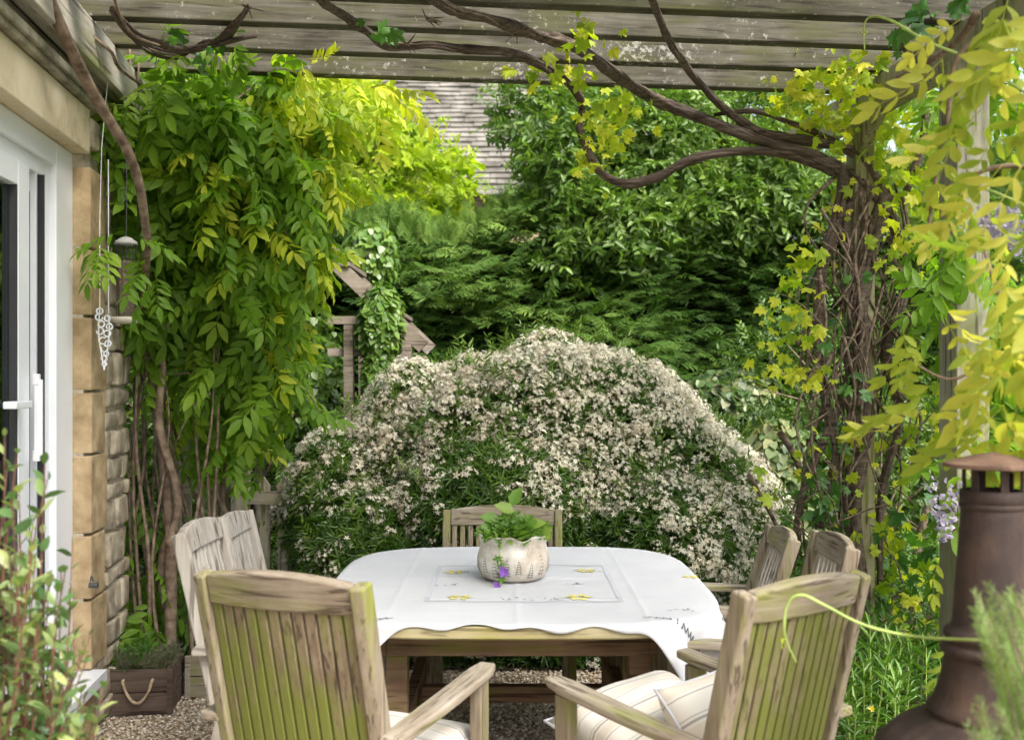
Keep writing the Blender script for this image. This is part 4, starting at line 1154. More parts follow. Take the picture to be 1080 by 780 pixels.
# conifer hedge
def hedge():
    r = empty('conifer_hedge', (0, 9.0, 0), 0, 'tall dark green feathery conifer hedge closing the back of the garden', 'hedge')
    cl = Cloud()
    n = 19000
    x = rs.uniform(-5.2, 4.2, n)
    top = 2.78 + .10 * np.sin(x * 2.1) + .08 * np.sin(x * 5.3 + 1) + .25 * np.clip((x - .5), 0, 1.5)
    z = top * (1 - rs.uniform(0, 1, n) ** 1.25 * .98)
    bul = .20 * np.sin(x * 1.7 + z * .6) + .13 * np.sin(x * 3.9 + 2 - z * 1.9) + .09 * np.sin(z * 7 + x * 2.2)
    y = 8.35 - bul * .9 + rs.uniform(-.10, .35, n) + .45 * np.clip(z / top - .86, 0, 1) * 5
    P = np.stack([x, y, z], 1)
    side = np.where(rs.uniform(0, 1, n) < .7, 1, -1)
    D = np.stack([side * rs.uniform(.4, 1, n), -rs.uniform(.2, 1.0, n), rs.uniform(-.15, .55, n)], 1)
    N = UP + rnd(n, .35) + np.array([[0, -.55, 0]])
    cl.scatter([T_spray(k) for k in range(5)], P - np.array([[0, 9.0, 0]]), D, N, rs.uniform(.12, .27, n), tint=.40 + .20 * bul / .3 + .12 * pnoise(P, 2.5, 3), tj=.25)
    # top
    n = 6500; x = rs.uniform(-5.2, 4.2, n); top = 2.78 + .10 * np.sin(x * 2.1) + .08 * np.sin(x * 5.3 + 1) + .25 * np.clip((x - .5), 0, 1.5)
    P = np.stack([x, rs.uniform(8.35, 9.8, n), top + rs.uniform(-.1, .12, n)], 1)
    cl.scatter([T_spray(k) for k in range(3)], P - np.array([[0, 9.0, 0]]), rnd(n, .5) + np.array([[0, -.3, 1.2]]), rnd(n), rs.uniform(.12, .25, n), tint=np.full(n, .6), tj=.25)
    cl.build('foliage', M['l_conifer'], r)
    m = MB(); m.box(-5.3, 4.3, -.18, .75, 0, 2.66)  # added near-black box: painted inner shade of the hedge, stops light leaking through
    m.build('dark_core', plain('hedge_core', (.012, .018, .008), 1, .3, 6, 0), r)
    t = MB()
    for k in range(16): t.tube([(-5 + k * .6, -.1, 0), (-5 + k * .6 + .1, -.12, 1.2), (-5 + k * .6, -.1, 2.3)], [.06, .045, .02], 7, .2, 3, k)
    t.build('trunk', M['bark'], r)
hedge()

def broadleaf(name, label, cat, base, blobs, mat, temps, size, tint=.5, trunk_r=.06, limbs=8, per=1.0, up=.4, group=None, inner=None, tj=.3):
    """tree or shrub: trunk, limbs and leaf clusters over several lumpy crowns; blobs: centre, radii, count"""
    r = empty(name, base, 0, label, cat, group); B = np.array([base], float); cl = Cloud()
    for i, (c, R, n) in enumerate(blobs):
        P, N = shell(c, R, int(n * per), .55, 1.05, lump=.16, lf=2.5, seed=i + 3)
        q = pnoise(P, 5, 7 + i) > -.75; P, N = P[q], N[q]
        D = N * .8 + rnd(len(P), .6) + UP * rs.uniform(-.5, .3, (len(P), 1)); Nn = UP * up + N * .7 + rnd(len(P), .35)
        cl.scatter(temps, P - B, D, Nn, rs.uniform(size * .75, size * 1.25, len(P)), tint=tint + .1 * pnoise(P, 3, i) + .12 * np.clip((P[:, 2] - c[2]) / R[2], -1, 1), tj=tj)
    cl.build('foliage', M[mat], r)
    m = MB(); c0 = np.mean([b[0] for b in blobs], 0)
    m.tube([(0, 0, 0), (.05, 0, c0[2] * .4), Vector(c0) - Vector(base) - Vector((0, 0, .2))], [trunk_r, trunk_r * .8, trunk_r * .4], 8, .15, 4)
    m.build('trunk', M['bark'], r)
    m = MB()
    for i, (c, R, n) in enumerate(blobs):
        for k in range(limbs):
            u = unit(rs.normal(0, 1, 3)); e = Vector(np.array(c) + u * np.array(R) * .8) - Vector(base); s_ = Vector((0, 0, c[2] * rs.uniform(.3, .8)))
            m.tube([s_, s_.lerp(e, .5) + Vector((0, 0, .08)), e], [trunk_r * .4, trunk_r * .22, .005], 5, .15, 3, k)
    m.build('branch', M['twig'], r)
    return r
SH = [T_shoot(4, .42, k) for k in range(4)]
def atb(px, py, d, rx, rz, ry, n):
    p = at(px, py, d); return (tuple(p), (rx / F * d, ry, rz / F * d), n)
broadleaf('leafy_tree', 'mid green broadleaf tree arching over the conifer hedge', 'tree', (1.35, 10.2, 0),
          [atb(700, 165, 8.9, 130, 75, .7, 2000), atb(620, 165, 8.7, 62, 72, .5, 850), atb(800, 190, 8.7, 75, 60, .5, 1000), atb(645, 235, 8.3, 62, 38, .3, 520), atb(590, 190, 8.5, 30, 60, .3, 240), atb(730, 120, 9.2, 150, 60, .6, 1600), atb(565, 122, 9.0, 40, 28, .3, 220), atb(590, 285, 8.1, 12, 20, .15, 22), atb(760, 222, 8.5, 60, 35, .3, 420)], 'l_tree', SH, .23, .5, .08, 1)
broadleaf('acer_tree', 'bright yellow green tree in front of the distant cottage', 'tree', (-1.3, 11.0, 0),
          [atb(455, 190, 11, 48, 32, .4, 250), atb(395, 165, 11, 48, 42, .4, 330), atb(385, 225, 10.8, 45, 30, .4, 240), atb(450, 222, 11, 30, 16, .4, 70), atb(350, 120, 11, 60, 40, .4, 330), atb(430, 130, 11.3, 30, 28, .3, 110)], 'l_acer', SH + [T_grape(k) for k in range(2)], .22, .55, .05, 5)
broadleaf('background_tree', 'sunlit yellow green tree seen through gaps in the left wisteria', 'tree', (-4.6, 11.5, 0),
          [atb(200, 180, 11.5, 190, 130, 1, 2300), atb(120, 330, 11, 150, 110, 1, 1400), atb(330, 230, 11.5, 60, 70, .6, 420)], 'l_acer', SH, .28, .4, .12, 5)
broadleaf('background_tree', 'pale green tree filling the gap behind the right pergola posts', 'tree', (4.3, 10.5, 0),
          [atb(980, 150, 10.5, 90, 60, .8, 420), atb(960, 300, 10, 120, 120, .9, 1300), atb(1080, 330, 10.5, 130, 140, .9, 1100), atb(1040, 150, 11.5, 90, 50, .8, 200)], 'l_acer', SH, .25, .25, .12, 5)
broadleaf('low_shrub', 'dark green shrub behind the vine trunk at the right border', 'shrub', (2.4, 6.8, 0),
          [((2.45, 6.8, .75), (.85, .6, .85), 1900), ((2.0, 7.2, 1.4), (.6, .5, .6), 900)], 'l_tree', SH, .13, .25, .03)
broadleaf('low_shrub', 'green shrub under the arbour at the left of the flowering bush', 'shrub', (-1.9, 7.2, 0),
          [((-1.75, 7.3, .8), (.75, .4, .95), 2000), ((-2.6, 7.6, 1.6), (.8, .5, 1.0), 1800)], 'l_tree', SH, .15, .35, .03)

# ivy on the arbour and variegated ivy
def ivy(name, label, base, blobs, mat, tint, size=.045, n_stem=10):
    r = empty(name, base, 0, label, 'ivy'); B = np.array([base], float); cl = Cloud(); m = MB()
    hT = [(np.array([(0, 0, 0), (.42, .12, .02), (.36, .55, .0), (0, 1, -.12), (-.36, .55, 0), (-.42, .12, .02)]), [(0, 1, 2, 3), (0, 3, 4, 5)], [0, .03])]
    for i, (c, R, n) in enumerate(blobs):
        P, N = shell(c, R, n, .8, 1.05, lump=.14, lf=4, seed=i, front=.3)
        D = -UP + rnd(len(P), .45) + N * .3
        cl.scatter(hT, P - B, D, N + UP * .4 + rnd(len(P), .25), rs.uniform(size * .6, size * 1.3, len(P)), tint=tint + .1 * pnoise(P, 6, 1), tj=.35)
        for k in range(n_stem):
            e = Vector(np.array(c) + unit(rs.normal(0, 1, 3)) * np.array(R) * .9) - Vector(base)
            m.tube([(rs.uniform(-.05, .05), rs.uniform(-.05, .05), 0), Vector(c) - Vector(base) - Vector((0, 0, R[2] * .4)), e], [.012, .008, .003], 5, .2, 3, k)
    cl.build('foliage', M[mat], r); m.build('stem', M['twig'], r)
ivy('ivy', 'glossy green ivy clump hanging over the arbour beam', tuple(at(402, 0, 6.55).to_tuple()[:2]) + (0,), [atb(403, 340, 6.5, 24, 42, .15, 1500), atb(400, 395, 6.5, 18, 38, .13, 900), atb(320, 400, 6.9, 40, 70, .15, 900), atb(390, 270, 7.4, 30, 35, .2, 500)], 'l_ivy', .5, .055)
ivy('variegated_ivy', 'cream edged ivy scrambling in the dark gap right of the flowering bush', (1.75, 7.2, 0), [atb(770, 415, 7.4, 55, 28, .25, 1000), atb(820, 500, 6.6, 40, 60, .2, 700), atb(770, 470, 7.3, 60, 50, .2, 350), atb(845, 580, 6.0, 25, 50, .2, 450)], 'l_ivy_v', .55, .075)

# left wisteria
PIN = [T_pinnate(5, k, lw=.37, ll=.36, droop=.30, ang=68) for k in range(5)] + [T_pinnate(6, 9, lw=.38, ll=.33, droop=.5)]
def drape(cl, blobs, temps, size, tint, B, tj=.2, down=.9):
    for i, (c, R, n) in enumerate(blobs):
        P, N = shell(c, R, n, .35, 1.05, lump=.15, lf=3, seed=i + 5)
        ok = pnoise(P, 5, 40) > -.62; P, N = P[ok], N[ok]
        D = N * np.array([[.9, .9, .35]]) - UP * rs.uniform(.0, down * 1.3, (len(P), 1)) + rnd(len(P), .45)
        Nn = UP * .9 + N * np.array([[.8, .8, .2]]) + toward(P) * .25 + rnd(len(P), .5)
        cl.scatter(temps, P - B, D, Nn, rs.uniform(size * .7, size * 1.2, len(P)), tint=tint + .12 * pnoise(P, 3, i + 2), tj=tj)
def wisteria():
    base = (-1.58, 4.95, 0); B = np.array([base])
    r = empty('wisteria', base, 0, 'large green wisteria climbing the house corner with arching stem and drooping leaflets', 'climber')
    cl = Cloud()
    drape(cl, [atb(175, 110, 4.75, 70, 58, .28, 120), atb(255, 130, 4.9, 80, 65, .32, 150), atb(185, 200, 4.95, 68, 66, .30, 130), atb(265, 220, 4.9, 68, 75, .32, 150),
               atb(215, 300, 5.1, 78, 64, .32, 140), atb(262, 310, 5.0, 48, 58, .28, 80), atb(232, 380, 5.2, 72, 50, .30, 100), atb(285, 400, 5.1, 30, 42, .2, 26),
               atb(215, 450, 5.3, 50, 26, .22, 32), atb(262, 460, 5.1, 20, 22, .15, 6), atb(150, 350, 5.1, 30, 50, .12, 18), atb(135, 180, 4.75, 30, 70, .15, 48),
               atb(150, 630, 5.0, 24, 60, .12, 36), atb(130, 510, 5.15, 12, 55, .08, 14), atb(150, 690, 5.1, 22, 22, .14, 22), atb(215, 90, 5.3, 90, 45, .35, 90)], PIN, .27, .42, B)
    # unseen leaf canopy added on top of the rafters to shade the tablecloth
    n = 620; P = np.stack([rs.uniform(-.75, 1.4, n), rs.uniform(1.3, 3.75, n), rs.uniform(3.10, 3.28, n)], 1); P = P[pnoise(P, 3, 12) > -.5]; n = len(P)
    cl.scatter(PIN, P - B, rnd(n, 1) * np.array([[1, 1, .15]]), UP + rnd(n, .3), rs.uniform(.2, .3, n), tint=np.full(n, .5))
    # sprays hanging in front of the beams
    P = np.array([tuple(at(a, b, 4.35)) for a, b in ((205, 45), (228, 50), (246, 62), (250, 42), (262, 55), (195, 60), (165, 290))] + [tuple(at(a, b, 4.22)) for a, b in ((118, 262), (108, 258), (98, 262), (146, 268), (152, 285), (140, 250), (128, 245), (160, 300))])
    nn = len(P); cl.scatter(PIN[:3], P - B, rnd(nn, .5) + np.array([[0, -.4, -.6]]), UP + rnd(nn, .3) + np.array([[0, -.6, 0]]), .2, tint=np.full(nn, .5))
    cl.build('foliage', M['l_wist'], r, sm=True)
    cy = Cloud()
    drape(cy, [atb(312, 108, 5.0, 48, 46, .28, 90), atb(325, 180, 5.1, 34, 62, .25, 80), atb(285, 240, 5.0, 44, 62, .25, 56), atb(312, 272, 5.1, 22, 34, .2, 28), atb(402, 100, 5.1, 12, 15, .1, 8), atb(318, 60, 4.5, 8, 14, .08, 5), atb(285, 350, 5.1, 28, 35, .18, 16), atb(352, 92, 5.3, 46, 20, .2, 40), atb(230, 430, 5.5, 70, 45, .2, 30), atb(200, 250, 5.7, 80, 90, .2, 90), atb(240, 180, 4.7, 60, 60, .15, 14), atb(170, 330, 5.6, 50, 60, .15, 30)], PIN, .24, .5, B, tj=.35)
    cy.build('sunlit_young_foliage', M['l_wist_y'], r, sm=True)
    L = Vector(base)
    def seg(m, pts, rad, seed, rough=.12, s=8): m.tube([at(*p) - L for p in pts], rad, s, rough, 4, seed)
    m = MB()
    seg(m, [(172, 790, 4.9), (178, 740, 4.9), (180, 620, 4.95), (180, 560, 4.95), (172, 480, 5.0), (160, 400, 5.0), (150, 330, 4.95), (140, 280, 4.9), (128, 200, 4.8), (118, 110, 4.7), (112, 60, 4.65)], [.036, .030, .026, .024, .023, .022, .021, .020, .018, .016, .014], 1, .25)
    seg(m, [(176, 790, 5.0), (186, 700, 5.0), (170, 600, 4.98), (188, 530, 4.92), (168, 450, 4.9), (172, 380, 4.92), (156, 320, 5.0), (158, 240, 5.0)], [.03, .024, .021, .019, .018, .016, .014, .010], 2, .25)
    smooth(m.build('trunk', M['stem'], r))
    m = MB()
    seg(m, [(40, -40, 3.55), (52, 0, 3.6), (74, 50, 3.7), (95, 92, 3.85), (117, 130, 4.0), (135, 160, 4.1), (147, 195, 4.2), (153, 235, 4.3), (155, 262, 4.4), (150, 330, 4.8)], [.023, .022, .022, .022, .021, .020, .019, .018, .017, .016], 3, .05, 10)
    smooth(m.build('arching_stem', M['stem'], r))
    m = MB(); q = random.Random(1)
    seg(m, [(40, -5, 3.65), (52, 10, 3.65), (58, 18, 3.66)], .009, 4)
    seg(m, [(118, -10, 3.7), (128, 20, 3.8), (142, 38, 3.9), (168, 48, 4.0)], [.006, .006, .006, .004], 5)
    seg(m, [(84, 28, 4.1), (100, 40, 4.1), (118, 56, 4.15), (126, 72, 4.3), (150, 90, 4.6)], .007, 6)
    for (a, b) in ((137, 60), (146, 70)): seg(m, [(a, b - 10, 4.7), (a, b + 70, 4.75), (a - 4, b + 160, 4.8)], .005, a)
    for k in range(46):
        x = q.uniform(110, 340); y = q.uniform(60, 420); dx = q.uniform(-70, 70); dy = q.uniform(-40, 90); d = q.uniform(4.8, 5.5)
        seg(m, [(x, y, d), (x + dx * .5, y + dy * .5 - 12, d - .05), (x + dx, y + dy, d)], [q.uniform(.005, .011), .005, .002], k, .15, 5)
    for k in range(18):
        x = q.uniform(130, 215); d = q.uniform(4.9, 5.3)
        seg(m, [(x, 740, d), (x + q.uniform(-20, 20), 600, d), (x + q.uniform(-30, 20), 450, d), (x + q.uniform(-30, 30), q.uniform(250, 380), d)], [.012, .009, .007, .004], 50 + k, .2, 5)
    seg(m, [(238, 600, 5.3), (240, 550, 5.3), (226, 520, 5.3), (212, 508, 5.3)], [.022, .02, .016, .012], 77, .2)
    seg(m, [(238, 570, 5.3), (234, 530, 5.3), (240, 470, 5.35)], [.016, .014, .01], 78, .2)
    smooth(m.build('branch', M['twig'], r))
wisteria()

# grapevine
GR = [T_grape(k) for k in range(5)]
def grapevine():
    base = (1.62, 4.9, 0); B = np.array([base]); L = Vector(base)
    r = empty('grapevine', base, 0, 'old gnarled grapevine with twisted trunk and long bare branches along the rafters', 'climber')
    def dd(y): return min(4.95, 1.36 * F / (400 - y)) if y < 160 else 4.95
    def path(m, pts, rad, seed, rough=.22, s=9, dofs=0): m.tube([at(x, y, dd(y) + dofs) - L for x, y in pts], rad, s, rough, 4, seed)
    def gnarl(m, pts, rad, seed, strands=6):
        P, R_ = catmull([at(x, y, dd(y)) - L for x, y in pts], rad, 6); n = len(P); q = random.Random(seed)
        hum = [1 + .10 * math.sin(i * .55 + seed) + q.uniform(-.07, .07) for i in range(n)]
        m.tube(P, [a * .80 * h for a, h in zip(R_, hum)], 9, .3, 1, seed)
        for k in range(strands):
            ph = k * 6.28 / strands + q.uniform(-.3, .3); tw = q.uniform(.07, .13); o = []; rr_ = []; i0 = 0
            rs_ = q.uniform(.30, .52)
            for i in range(n):
                d = (P[min(i + 1, n - 1)] - P[max(i - 1, 0)]).normalized(); a = d.cross(Vector((.1, .2, 1))).normalized() if abs(d.z) < .9 else d.cross(Vector((1, 0, 0))).normalized(); b = d.cross(a)
                an = ph + tw * i + .3 * math.sin(i * .4 + k); r0 = R_[i] * hum[i] * .66
                o.append(P[i] + a * math.cos(an) * r0 + b * math.sin(an) * r0); rr_.append(R_[i] * rs_ * (1 + .25 * math.sin(i * .9 + k * 2)))
            m.tube(o, rr_, 6, .35, 1, seed * 7 + k)
    for k, (pts, r0, r1) in enumerate((
        ([(322, -20), (340, 2), (360, 15), (385, 32), (410, 50), (453, 48), (493, 53), (533, 55), (573, 70), (600, 88), (614, 110), (613, 140), (633, 180), (660, 193), (693, 187), (720, 173), (753, 163), (803, 160), (840, 166), (880, 180)], .015, .024),
        ([(440, -22), (462, 2), (484, 13), (510, 18), (547, 30), (575, 40), (600, 47), (627, 63), (660, 87), (693, 107), (720, 118), (770, 137), (820, 153), (853, 163), (887, 178), (913, 197), (933, 217)], .018, .034),
        ([(680, -20), (695, 18), (706, 44), (720, 64), (740, 90), (770, 120), (803, 140), (837, 147), (863, 150), (900, 162), (925, 190)], .011, .026),
        ([(753, 121), (793, 117), (827, 127), (860, 140), (885, 152)], .009, .016),
        ([(947, 33), (953, 45), (960, 62), (970, 95), (976, 125), (972, 160), (955, 200)], .018, .022))):
        m = MB(); n = len(pts); gnarl(m, pts, [r0 + (r1 - r0) * i / (n - 1) for i in range(n)], k + 1); smooth(m.build('branch', M['vine'], r))
    m = MB(); q = random.Random(9)
    gnarl(m, [(933, 205), (918, 260), (905, 330), (908, 420), (900, 520), (905, 600), (903, 700), (905, 735)], [q_ * .88 for q_ in [.045, .05, .05, .045, .05, .055, .06, .07]], 20)
    gnarl(m, [(890, 175), (885, 225), (868, 280), (864, 350), (872, 430), (882, 480), (868, 540), (850, 620)], [q_ * .88 for q_ in [.035, .035, .03, .03, .028, .026, .024, .02]], 21)
    gnarl(m, [(905, 370), (880, 440), (858, 490), (842, 540), (836, 600)], [q_ * .88 for q_ in [.02, .022, .022, .02, .016]], 22)
    gnarl(m, [(925, 195), (945, 240), (955, 300), (935, 370), (950, 440), (930, 520), (928, 620)], [q_ * .88 for q_ in [.035, .03, .028, .026, .024, .022, .02]], 23)
    gnarl(m, [(910, 190), (890, 240), (912, 300), (895, 380), (915, 460), (898, 560), (915, 690)], [q_ * .88 for q_ in [.03, .028, .026, .024, .022, .022, .022]], 24)
    smooth(m.build('trunk', M['vine'], r))
    m = MB()
    for k in range(50):
        x = q.uniform(862, 955); y0 = q.uniform(185, 420); y1 = y0 + q.uniform(80, 260); d = q.uniform(-.12, .12)
        pts = [(x, y0), (x + q.uniform(-30, 30), y0 + (y1 - y0) * .3), (x + q.uniform(-34, 34), y0 + (y1 - y0) * .65), (x + q.uniform(-28, 28), y1)]
        path(m, pts, [q.uniform(.004, .012), .007, .006, .003], 100 + k, .2, 6, d)
    for k in range(80):
        x = q.uniform(840, 965); y = q.uniform(240, 640); a = q.uniform(-2.6, -.4) if q.random() < .7 else q.uniform(.3, 2.8); l = q.uniform(25, 75)
        path(m, [(x, y), (x + math.cos(a) * l * .5 + 5, y + math.sin(a) * l * .5), (x + math.cos(a) * l, y + math.sin(a) * l + 6)], [.005, .0035, .0016], 200 + k, .1, 5, q.uniform(-.25, .1))
    for (pts, rr_) in (([(822, 455), (835, 475), (848, 505)], .018), ([(790, 500), (812, 540), (826, 570)], .012), ([(925, 690), (930, 650), (915, 620), (905, 590)], .012), ([(930, 660), (945, 630), (958, 600)], .008), ([(965, 600), (972, 560), (980, 530)], .022)):
        path(m, pts, rr_, 300, .2, 7, .5)
    for sx, sy in ((430, 46), (545, 35), (660, 90), (450, 20), (262, 8)):
        for k in range(7):
            a = q.uniform(0, 6.28); path(m, [(sx, sy), (sx + 10 * math.cos(a), max(5, sy + 6 * math.sin(a))), (sx + 18 * math.cos(a), max(4, sy + 12 * math.sin(a)))], [.005, .003, .001], k, 0, 5)
    smooth(m.build('twig', M['bark'], r))
    # bundle of old stems lying along the first rafters at the left
    m = MB()
    for k in range(5):
        path(m, [(118, 8 + k), (150, 38 + k * 3), (185, 46 + k * 4), (215, 52 - k * 2), (240, 30 + k * 3), (260, 10)], .006 + .002 * (k % 3), 400 + k, .2, 6, .02 * k)
    path(m, [(118, 12), (140, 38), (170, 46), (190, 52), (215, 50), (235, 45), (270, 38)], [.01, .014, .017, .017, .014, .012, .008], 433, .25, 8)
    smooth(m.build('old_cane', M['vine'], r))
    # leaves in clumps
    def clump(cl, items, size, tint):
        for (px, py, rx, ry, n, *dx) in items:
            d0 = dx[0] if dx else dd(py)
            c = np.array(at(px, py, d0)); P = c + rs.normal(0, 1, (n, 3)) * np.array([rx / F * d0 * .6, .10, ry / F * d0 * .6])
            D = rnd(n, .6) - UP * .5; N = toward(P) * .8 + UP * .6 + rnd(n, .45)
            cl.scatter(GR, P - B, D, N, rs.uniform(size * .4, size * 1.2, n), tint=np.full(n, tint), tj=.45)
    cl = Cloud()
    clump(cl, [(635, 145, 34, 34, 60), (645, 120, 30, 20, 30), (560, 75, 18, 12, 9), (582, 82, 18, 14, 12), (615, 40, 26, 22, 26), (613, 72, 14, 12, 10), (620, 175, 16, 12, 9),
               (870, 90, 44, 34, 95), (855, 115, 50, 30, 60), (900, 75, 28, 24, 30), (840, 90, 20, 14, 14), (870, 140, 40, 22, 34),
               (925, 185, 30, 35, 40), (935, 150, 34, 40, 55), (900, 215, 30, 20, 18), (950, 250, 24, 40, 22, 4.8), (965, 130, 30, 60, 45), (970, 210, 30, 50, 40),
               (822, 325, 18, 24, 16, 4.8), (842, 300, 14, 40, 22, 4.8), (835, 355, 22, 22, 16, 4.8), (828, 395, 26, 14, 14, 4.8), (845, 390, 20, 12, 14, 4.8), (850, 275, 18, 16, 10, 4.8),
               (805, 508, 10, 14, 6, 4.9), (915, 265, 50, 30, 12), (890, 545, 30, 60, 22), (860, 480, 25, 30, 14), (940, 560, 40, 50, 34), (960, 480, 30, 40, 24), (935, 620, 40, 40, 34), (975, 640, 40, 40, 34), (910, 470, 30, 50, 12), (975, 380, 30, 50, 22)], .075, .55)
    cl.build('young_leaves', M['l_grape'], r, sm=True)
    c2 = Cloud()
    clump(c2, [(952, 40, 14, 20, 6, 4.0), (958, 28, 10, 10, 4, 4.0), (998, 12, 22, 14, 10, 4.0), (880, 330, 20, 50, 14), (870, 500, 20, 60, 26), (860, 560, 26, 50, 30), (900, 390, 40, 60, 14), (940, 600, 50, 60, 40), (205, 42, 26, 10, 8), (395, 30, 12, 12, 5), (990, 170, 40, 60, 30, 5.4), (850, 650, 40, 40, 30)], .095, .5)
    c2.build('leaves', M['l_grape_d'], r, sm=True)
grapevine()
def tendril(label, pts, rad, grp=True):
    b = at(*pts[0]); r = empty('tendril', (b.x, b.y, b.z), 0, label, 'tendril', 'long green tendrils reaching in from the right')
    smooth(MB().tube([at(*p) - b for p in pts], [q_ * .75 for q_ in rad], 7, .05, 6, 3).build('stem', M['green_stem'], r))
    n = 6; P = np.array([tuple(at(*pts[1]) - b + Vector((0, 0, -.01))) for _ in range(n)]) + rnd(n, .006)
    Cloud().scatter([T_leaf(.4, .2)], P, rnd(n, 1) - UP, rnd(n), .012).build('tip_leaves', M['l_wist_y'], r)
tendril('curled green tendril hooked in front of the top rafters', [(912, 54, 2.9), (911, 30, 2.9), (918, 18, 2.88), (940, 22, 2.8), (980, 45, 2.7), (1030, 66, 2.6), (1100, 110, 2.5)], [.002, .003, .004, .005, .005, .005, .005])
tendril('curled green tendril lying across the back of the nearest right chair', [(840, 698, 2.22), (828, 670, 2.2), (830, 638, 2.19), (845, 627, 2.18), (870, 638, 2.17), (910, 658, 2.15), (960, 670, 2.13), (1020, 674, 1.9), (1090, 676, 1.8)], [.002, .003, .004, .0045, .0042, .004, .0038, .0035, .003])
tendril('thin pale tendril crossing the yellow leaves at the right', [(985, 160, 2.6), (1010, 190, 2.5), (1050, 203, 2.4), (1100, 225, 2.3)], [.003, .004, .004, .004])

# golden wisteria close by at the right
def golden():
    base = (1.9, 3.5, 0); B = np.array([base]); L = Vector(base)
    r = empty('golden_wisteria', base, 0, 'yellow leaved wisteria hanging close to the camera at the right edge', 'climber')
    PN = [T_pinnate(3 + k % 3, k + 30, lw=.35 + .03 * (k % 3), ll=.36 + .05 * (k % 2), droop=.35 + .15 * (k % 3), ang=46 + 6 * (k % 3)) for k in range(7)]
    cl = Cloud()
    def hang(items, size, tint, back=0):
        for (px, py, d, rx, ry, n) in items:
            c = np.array(at(px, py, d)); P = c + rs.normal(0, 1, (n, 3)) * np.array([rx / F * d * .55, .09, ry / F * d * .55])
            D = -UP * .95 + rnd(n, .38) + np.array([[-.1, 0, 0]]); N = toward(P) * .7 + rnd(n, .7) + UP * .2
            cl.scatter(PN, P - B, D, N, rs.uniform(size * .55, size * 1.3, n), tint=np.full(n, tint), tj=.45)
    hang([(1035, 10, 2.5, 30, 18, 5), (1070, 60, 2.3, 24, 40, 5), (1005, 40, 2.5, 10, 12, 2), (1000, 62, 2.6, 6, 6, 1), (1022, 112, 2.4, 14, 16, 3), (1056, 140, 2.2, 24, 30, 5), (1015, 172, 2.4, 12, 18, 3),
          (990, 232, 2.5, 10, 10, 2), (1040, 225, 2.2, 30, 22, 5), (1074, 280, 2.1, 12, 36, 4), (1025, 315, 2.3, 26, 18, 5), (975, 365, 2.5, 10, 8, 2), (1062, 355, 2.2, 24, 24, 5), (1018, 395, 2.4, 26, 18, 5),
          (990, 430, 2.5, 18, 12, 2), (1045, 420, 2.3, 34, 14, 5), (944, 345, 2.6, 3, 3, 1), (1078, 180, 2.5, 16, 60, 4), (984, 660, 2.9, 4, 8, 1), (996, 590, 3.0, 8, 20, 1)], .175, .5)
    cl.build('foliage', M['l_gold'], r, sm=True)
    m = MB()
    def seg(pts, rad, k): m.tube([at(*p) - L for p in pts], rad, 7, .15, 4, k)
    seg([(1120, 420, 2.5), (1085, 380, 2.45), (1062, 330, 2.4), (1050, 300, 2.4), (1030, 240, 2.45)], [.008, .007, .006, .005, .003], 1)
    seg([(1100, 20, 2.6), (1050, 30, 2.55), (1010, 60, 2.6), (1000, 120, 2.6), (985, 200, 2.6), (975, 280, 2.6)], [.009, .008, .007, .006, .005, .003], 2)
    seg([(1110, 180, 2.4), (1060, 175, 2.4), (1020, 190, 2.45), (1000, 230, 2.5)], [.008, .006, .005, .003], 3)
    seg([(1130, 360, 2.4), (1080, 380, 2.45), (1040, 385, 2.5), (1000, 400, 2.55), (960, 380, 2.6)], [.008, .006, .005, .004, .002], 4)
    seg([(1120, 900, 3.0), (1130, 600, 2.9), (1120, 420, 2.5), (1120, 200, 2.4), (1110, 0, 2.5), (1080, -60, 2.6)], [.04, .035, .03, .025, .02, .015], 5)
    seg([(940, 85, 3.6), (985, 62, 3.3), (1015, 38, 3.0), (1030, 15, 2.8)], [.006, .009, .011, .011], 6)
    smooth(m.build('stem', M['stem'], r))
    fl = Cloud()
    for (px, y0, y1, d) in ((996, 505, 570, 3.3), (1055, 215, 260, 3.0), (1072, 220, 265, 3.0), (1040, 235, 260, 3.1)):
        n = 90; y = rs.uniform(0, 1, n); a = rs.uniform(0, 6.28, n); w = (1 - y) * .045 + .01
        P = np.array([tuple(at(px, y0 + (y1 - y0) * t, d)) for t in y]) + np.stack([np.cos(a) * w, np.sin(a) * w, 0 * a], 1)
        fl.scatter([T_whorl(4, .8, .5, 1), T_leaf(.8, .3)], P - B, rnd(n, 1), rnd(n, 1), .017, tj=.4)
    fl.build('flower_raceme', M['lilac'], r)
golden()
def right_backdrop():
    # green wisteria foliage on the outer side of the pergola
    base = (2.5, 4.7, 0); B = np.array([base])
    r = empty('wisteria', base, 0, 'green wisteria growth over the outer side of the right pergola posts', 'climber')
    cl = Cloud(); drape(cl, [atb(1060, 330, 4.4, 50, 60, .3, 70), atb(1012, 240, 3.85, 16, 60, .12, 16), atb(1020, 470, 3.8, 16, 50, .12, 10), atb(1000, 290, 4.9, 40, 70, .3, 60), atb(1075, 60, 4.3, 30, 60, .2, 20), atb(1080, 450, 4.2, 50, 60, .3, 60), atb(985, 110, 4.9, 40, 40, .2, 26), atb(1060, 560, 4.4, 60, 80, .3, 50)], PIN, .24, .4, B)
    cl.build('foliage', M['l_wist'], r, sm=True)
    MB().tube([(0, 0, 0), (.02, .05, 1.2), (-.05, 0, 2.2), (-.3, 0, 2.85)], [.035, .03, .025, .015], 8, .2, 5, 3).build('trunk', M['stem'], r)
right_backdrop()

